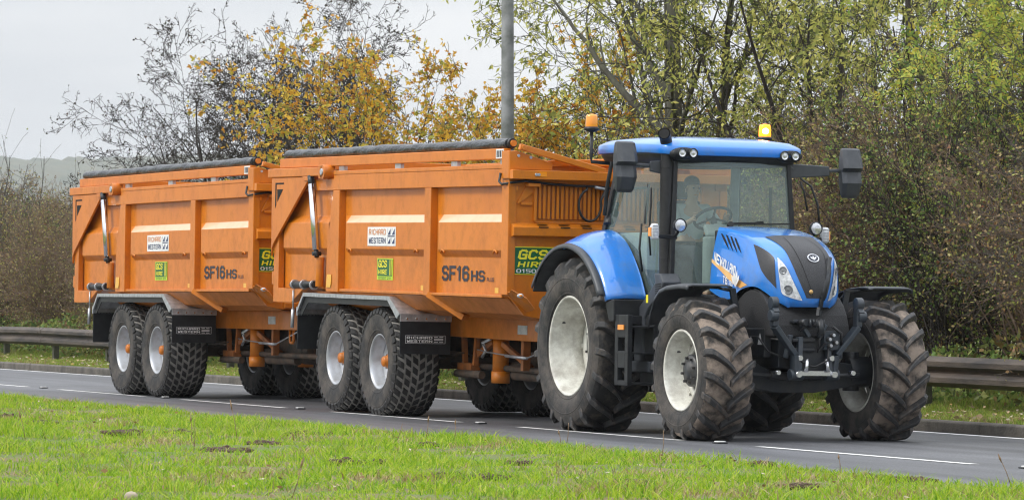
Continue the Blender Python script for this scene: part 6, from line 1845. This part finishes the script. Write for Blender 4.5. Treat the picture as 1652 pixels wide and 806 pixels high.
M['grille'] = mat('dark_grille_mesh', (0.018, 0.019, 0.022), 0.5, var=(0.045, 0.045, 0.05), vscale=160, vlo=.45, vhi=.6)
M['brass'] = mat('brass_badge', (0.6, 0.38, 0.15), 0.35, metal=.6)
M['lampdark'] = mat('projector_lamp', (0.16, 0.17, 0.19), 0.15, coat=1)
M['stripe'] = mat('orange_side_stripe', (0.75, 0.38, 0.10), 0.35, var=(.80, .52, .22), vscale=5)
M['engine'] = mat('black_engine_side', (0.014, 0.014, 0.015), 0.7, var=(0.03, 0.03, 0.032), vscale=90, bump=.3, bscale=90)
M['black_matt'] = mat('matt_black_pipe', (0.008, 0.0085, 0.01), 0.5, var=(0.016, 0.016, 0.018), vscale=20, bump=.12, bscale=120)

# ------------------------------------------------------------------ the driver
def make_driver():
    o = empty('person', (-.12, -.015, -.01425), 'seated tractor driver in a pale shirt holding the steering wheel behind the windscreen', 'person', rot=(-.015, 0, 0))
    J = {'pel': ((.50, 0, 1.84), .13), 'bel': ((.48, 0, 1.99), .125), 'che': ((.49, 0, 2.17), .145), 'nk': ((.515, 0, 2.34), .050), 'hd0': ((.555, 0, 2.405), .052), 'hd1': ((.56, 0, 2.47), .080), 'hd2': ((.55, 0, 2.535), .074)}
    E = [('pel', 'bel'), ('bel', 'che'), ('che', 'nk'), ('nk', 'hd0'), ('hd0', 'hd1'), ('hd1', 'hd2')]
    for s, n in ((-1, 'r'), (1, 'l')):
        J['sh' + n] = ((.50, s * .185, 2.27), .058); J['el' + n] = ((.70, s * .27, 2.05), .040); J['wr' + n] = ((.93, s * .185, 2.15), .026); J['ha' + n] = ((.985, s * .175, 2.175), .030)
        J['hp' + n] = ((.58, s * .10, 1.81), .092); J['kn' + n] = ((.98, s * .15, 1.83), .062); J['an' + n] = ((1.12, s * .13, 1.44), .042); J['fo' + n] = ((1.24, s * .13, 1.40), .036)
        E += [('che', 'sh' + n), ('sh' + n, 'el' + n), ('el' + n, 'wr' + n), ('wr' + n, 'ha' + n), ('pel', 'hp' + n), ('hp' + n, 'kn' + n), ('kn' + n, 'an' + n), ('an' + n, 'fo' + n)]
        for k in range(4):
            y = s * (.19 - .012 * k); b = (1.0, s * .175 + (k - 1.5) * .0, 2.16 + .018 * k)
            J['f%s%d0' % (n, k)] = ((1.02, s * (.178 - .004 * k), 2.145 + .022 * k), .0095); J['f%s%d1' % (n, k)] = ((1.045 , s * (.205 - .002 * k), 2.15 + .022 * k), .0085); J['f%s%d2' % (n, k)] = ((1.03, s * (.222), 2.15 + .022 * k), .008)
            E += [('ha' + n, 'f%s%d0' % (n, k)), ('f%s%d0' % (n, k), 'f%s%d1' % (n, k)), ('f%s%d1' % (n, k), 'f%s%d2' % (n, k))]
        J['t%s0' % n] = ((.985, s * .15, 2.205), .011); J['t%s1' % n] = ((1.005, s * .155, 2.235), .009)
        E += [('ha' + n, 't%s0' % n), ('t%s0' % n, 't%s1' % n)]
    def skin(name, keys, edges, grow, m, parent, root, sub=2):
        idx = {k: i for i, k in enumerate(keys)}
        me = bpy.data.meshes.new(name)
        me.from_pydata([J[k][0] for k in keys], [(idx[a], idx[b]) for a, b in edges], [])
        ob = bpy.data.objects.new(name, me); COL.objects.link(ob); ob.parent = parent
        md = ob.modifiers.new('skin', 'SKIN'); md.use_smooth_shade = True
        sv = me.skin_vertices[0].data
        for k in keys:
            r_ = J[k][1] + grow; sv[idx[k]].radius = (r_, r_); sv[idx[k]].use_root = (k == root)
        q = ob.modifiers.new('sub', 'SUBSURF'); q.levels = sub; q.render_levels = sub
        me.materials.append(M[m]); return ob
    body = skin('body', list(J), E, 0, 'skin', o, 'pel')
    top = ['bel', 'che', 'shr', 'shl', 'elr', 'ell', 'pel']
    skin('shirt', top, [('pel', 'bel'), ('bel', 'che'), ('che', 'shr'), ('che', 'shl'), ('shr', 'elr'), ('shl', 'ell')], .012, 'shirt', o, 'pel')
    legs = ['pel', 'hpr', 'hpl', 'knr', 'knl', 'anr', 'anl']
    skin('trousers', legs, [('pel', 'hpr'), ('pel', 'hpl'), ('hpr', 'knr'), ('hpl', 'knl'), ('knr', 'anr'), ('knl', 'anl')], .010, 'trousers', o, 'pel')
    mb = MB(); mb.ball((.525, 0, 2.545), .090, 16, 0, (1.05, .88, .78)); mb.ball((.50, 0, 2.48), .085, 14, 0, (.95, .92, 1.0)); mb.build('hair', 'hair', o)
    mb = MB(); mb.ball((.650, 0, 2.455), .016, 8, 0, (1.2, .8, 1.4)); mb.ball((.56, -.083, 2.46), .02, 8, 0, (.8, .4, 1.3)); mb.ball((.56, .083, 2.46), .02, 8, 0, (.8, .4, 1.3)); mb.ball((.63, 0, 2.415), .02, 8, 1, (.6, 1.3, .35))
    for s in (-1, 1): mb.ball((.638, s * .032, 2.482), .011, 8, 2, (.6, 1.2, .7))
    mb.build('face', ['skin', 'ink_orange', 'ink'], o)
    return o

# ------------------------------------------------------------------ assemble
make_ground(); make_road(); make_hill()
front = make_trailer()
front.location = (-6.09, -.015, -.01425); front.rotation_euler = (-.015, .0135, 0)
front['label'] = 'front orange tipping trailer, coupled directly behind the blue tractor'
front['group'] = 'orange tipping trailers'
rear = copy_tree(front)
rear.location = (-14.53, .02, -.01425); rear.rotation_euler = (-.015, 0, R(.8))
rear['label'] = 'rear orange tipping trailer, last in the convoy and partly hidden by the first'
tractor = make_tractor()
make_driver()
make_rail(); make_lamp_post()
make_trees()
make_grass(); make_litter(); make_near_litter(); make_soil(); make_stalks()
make_haze()
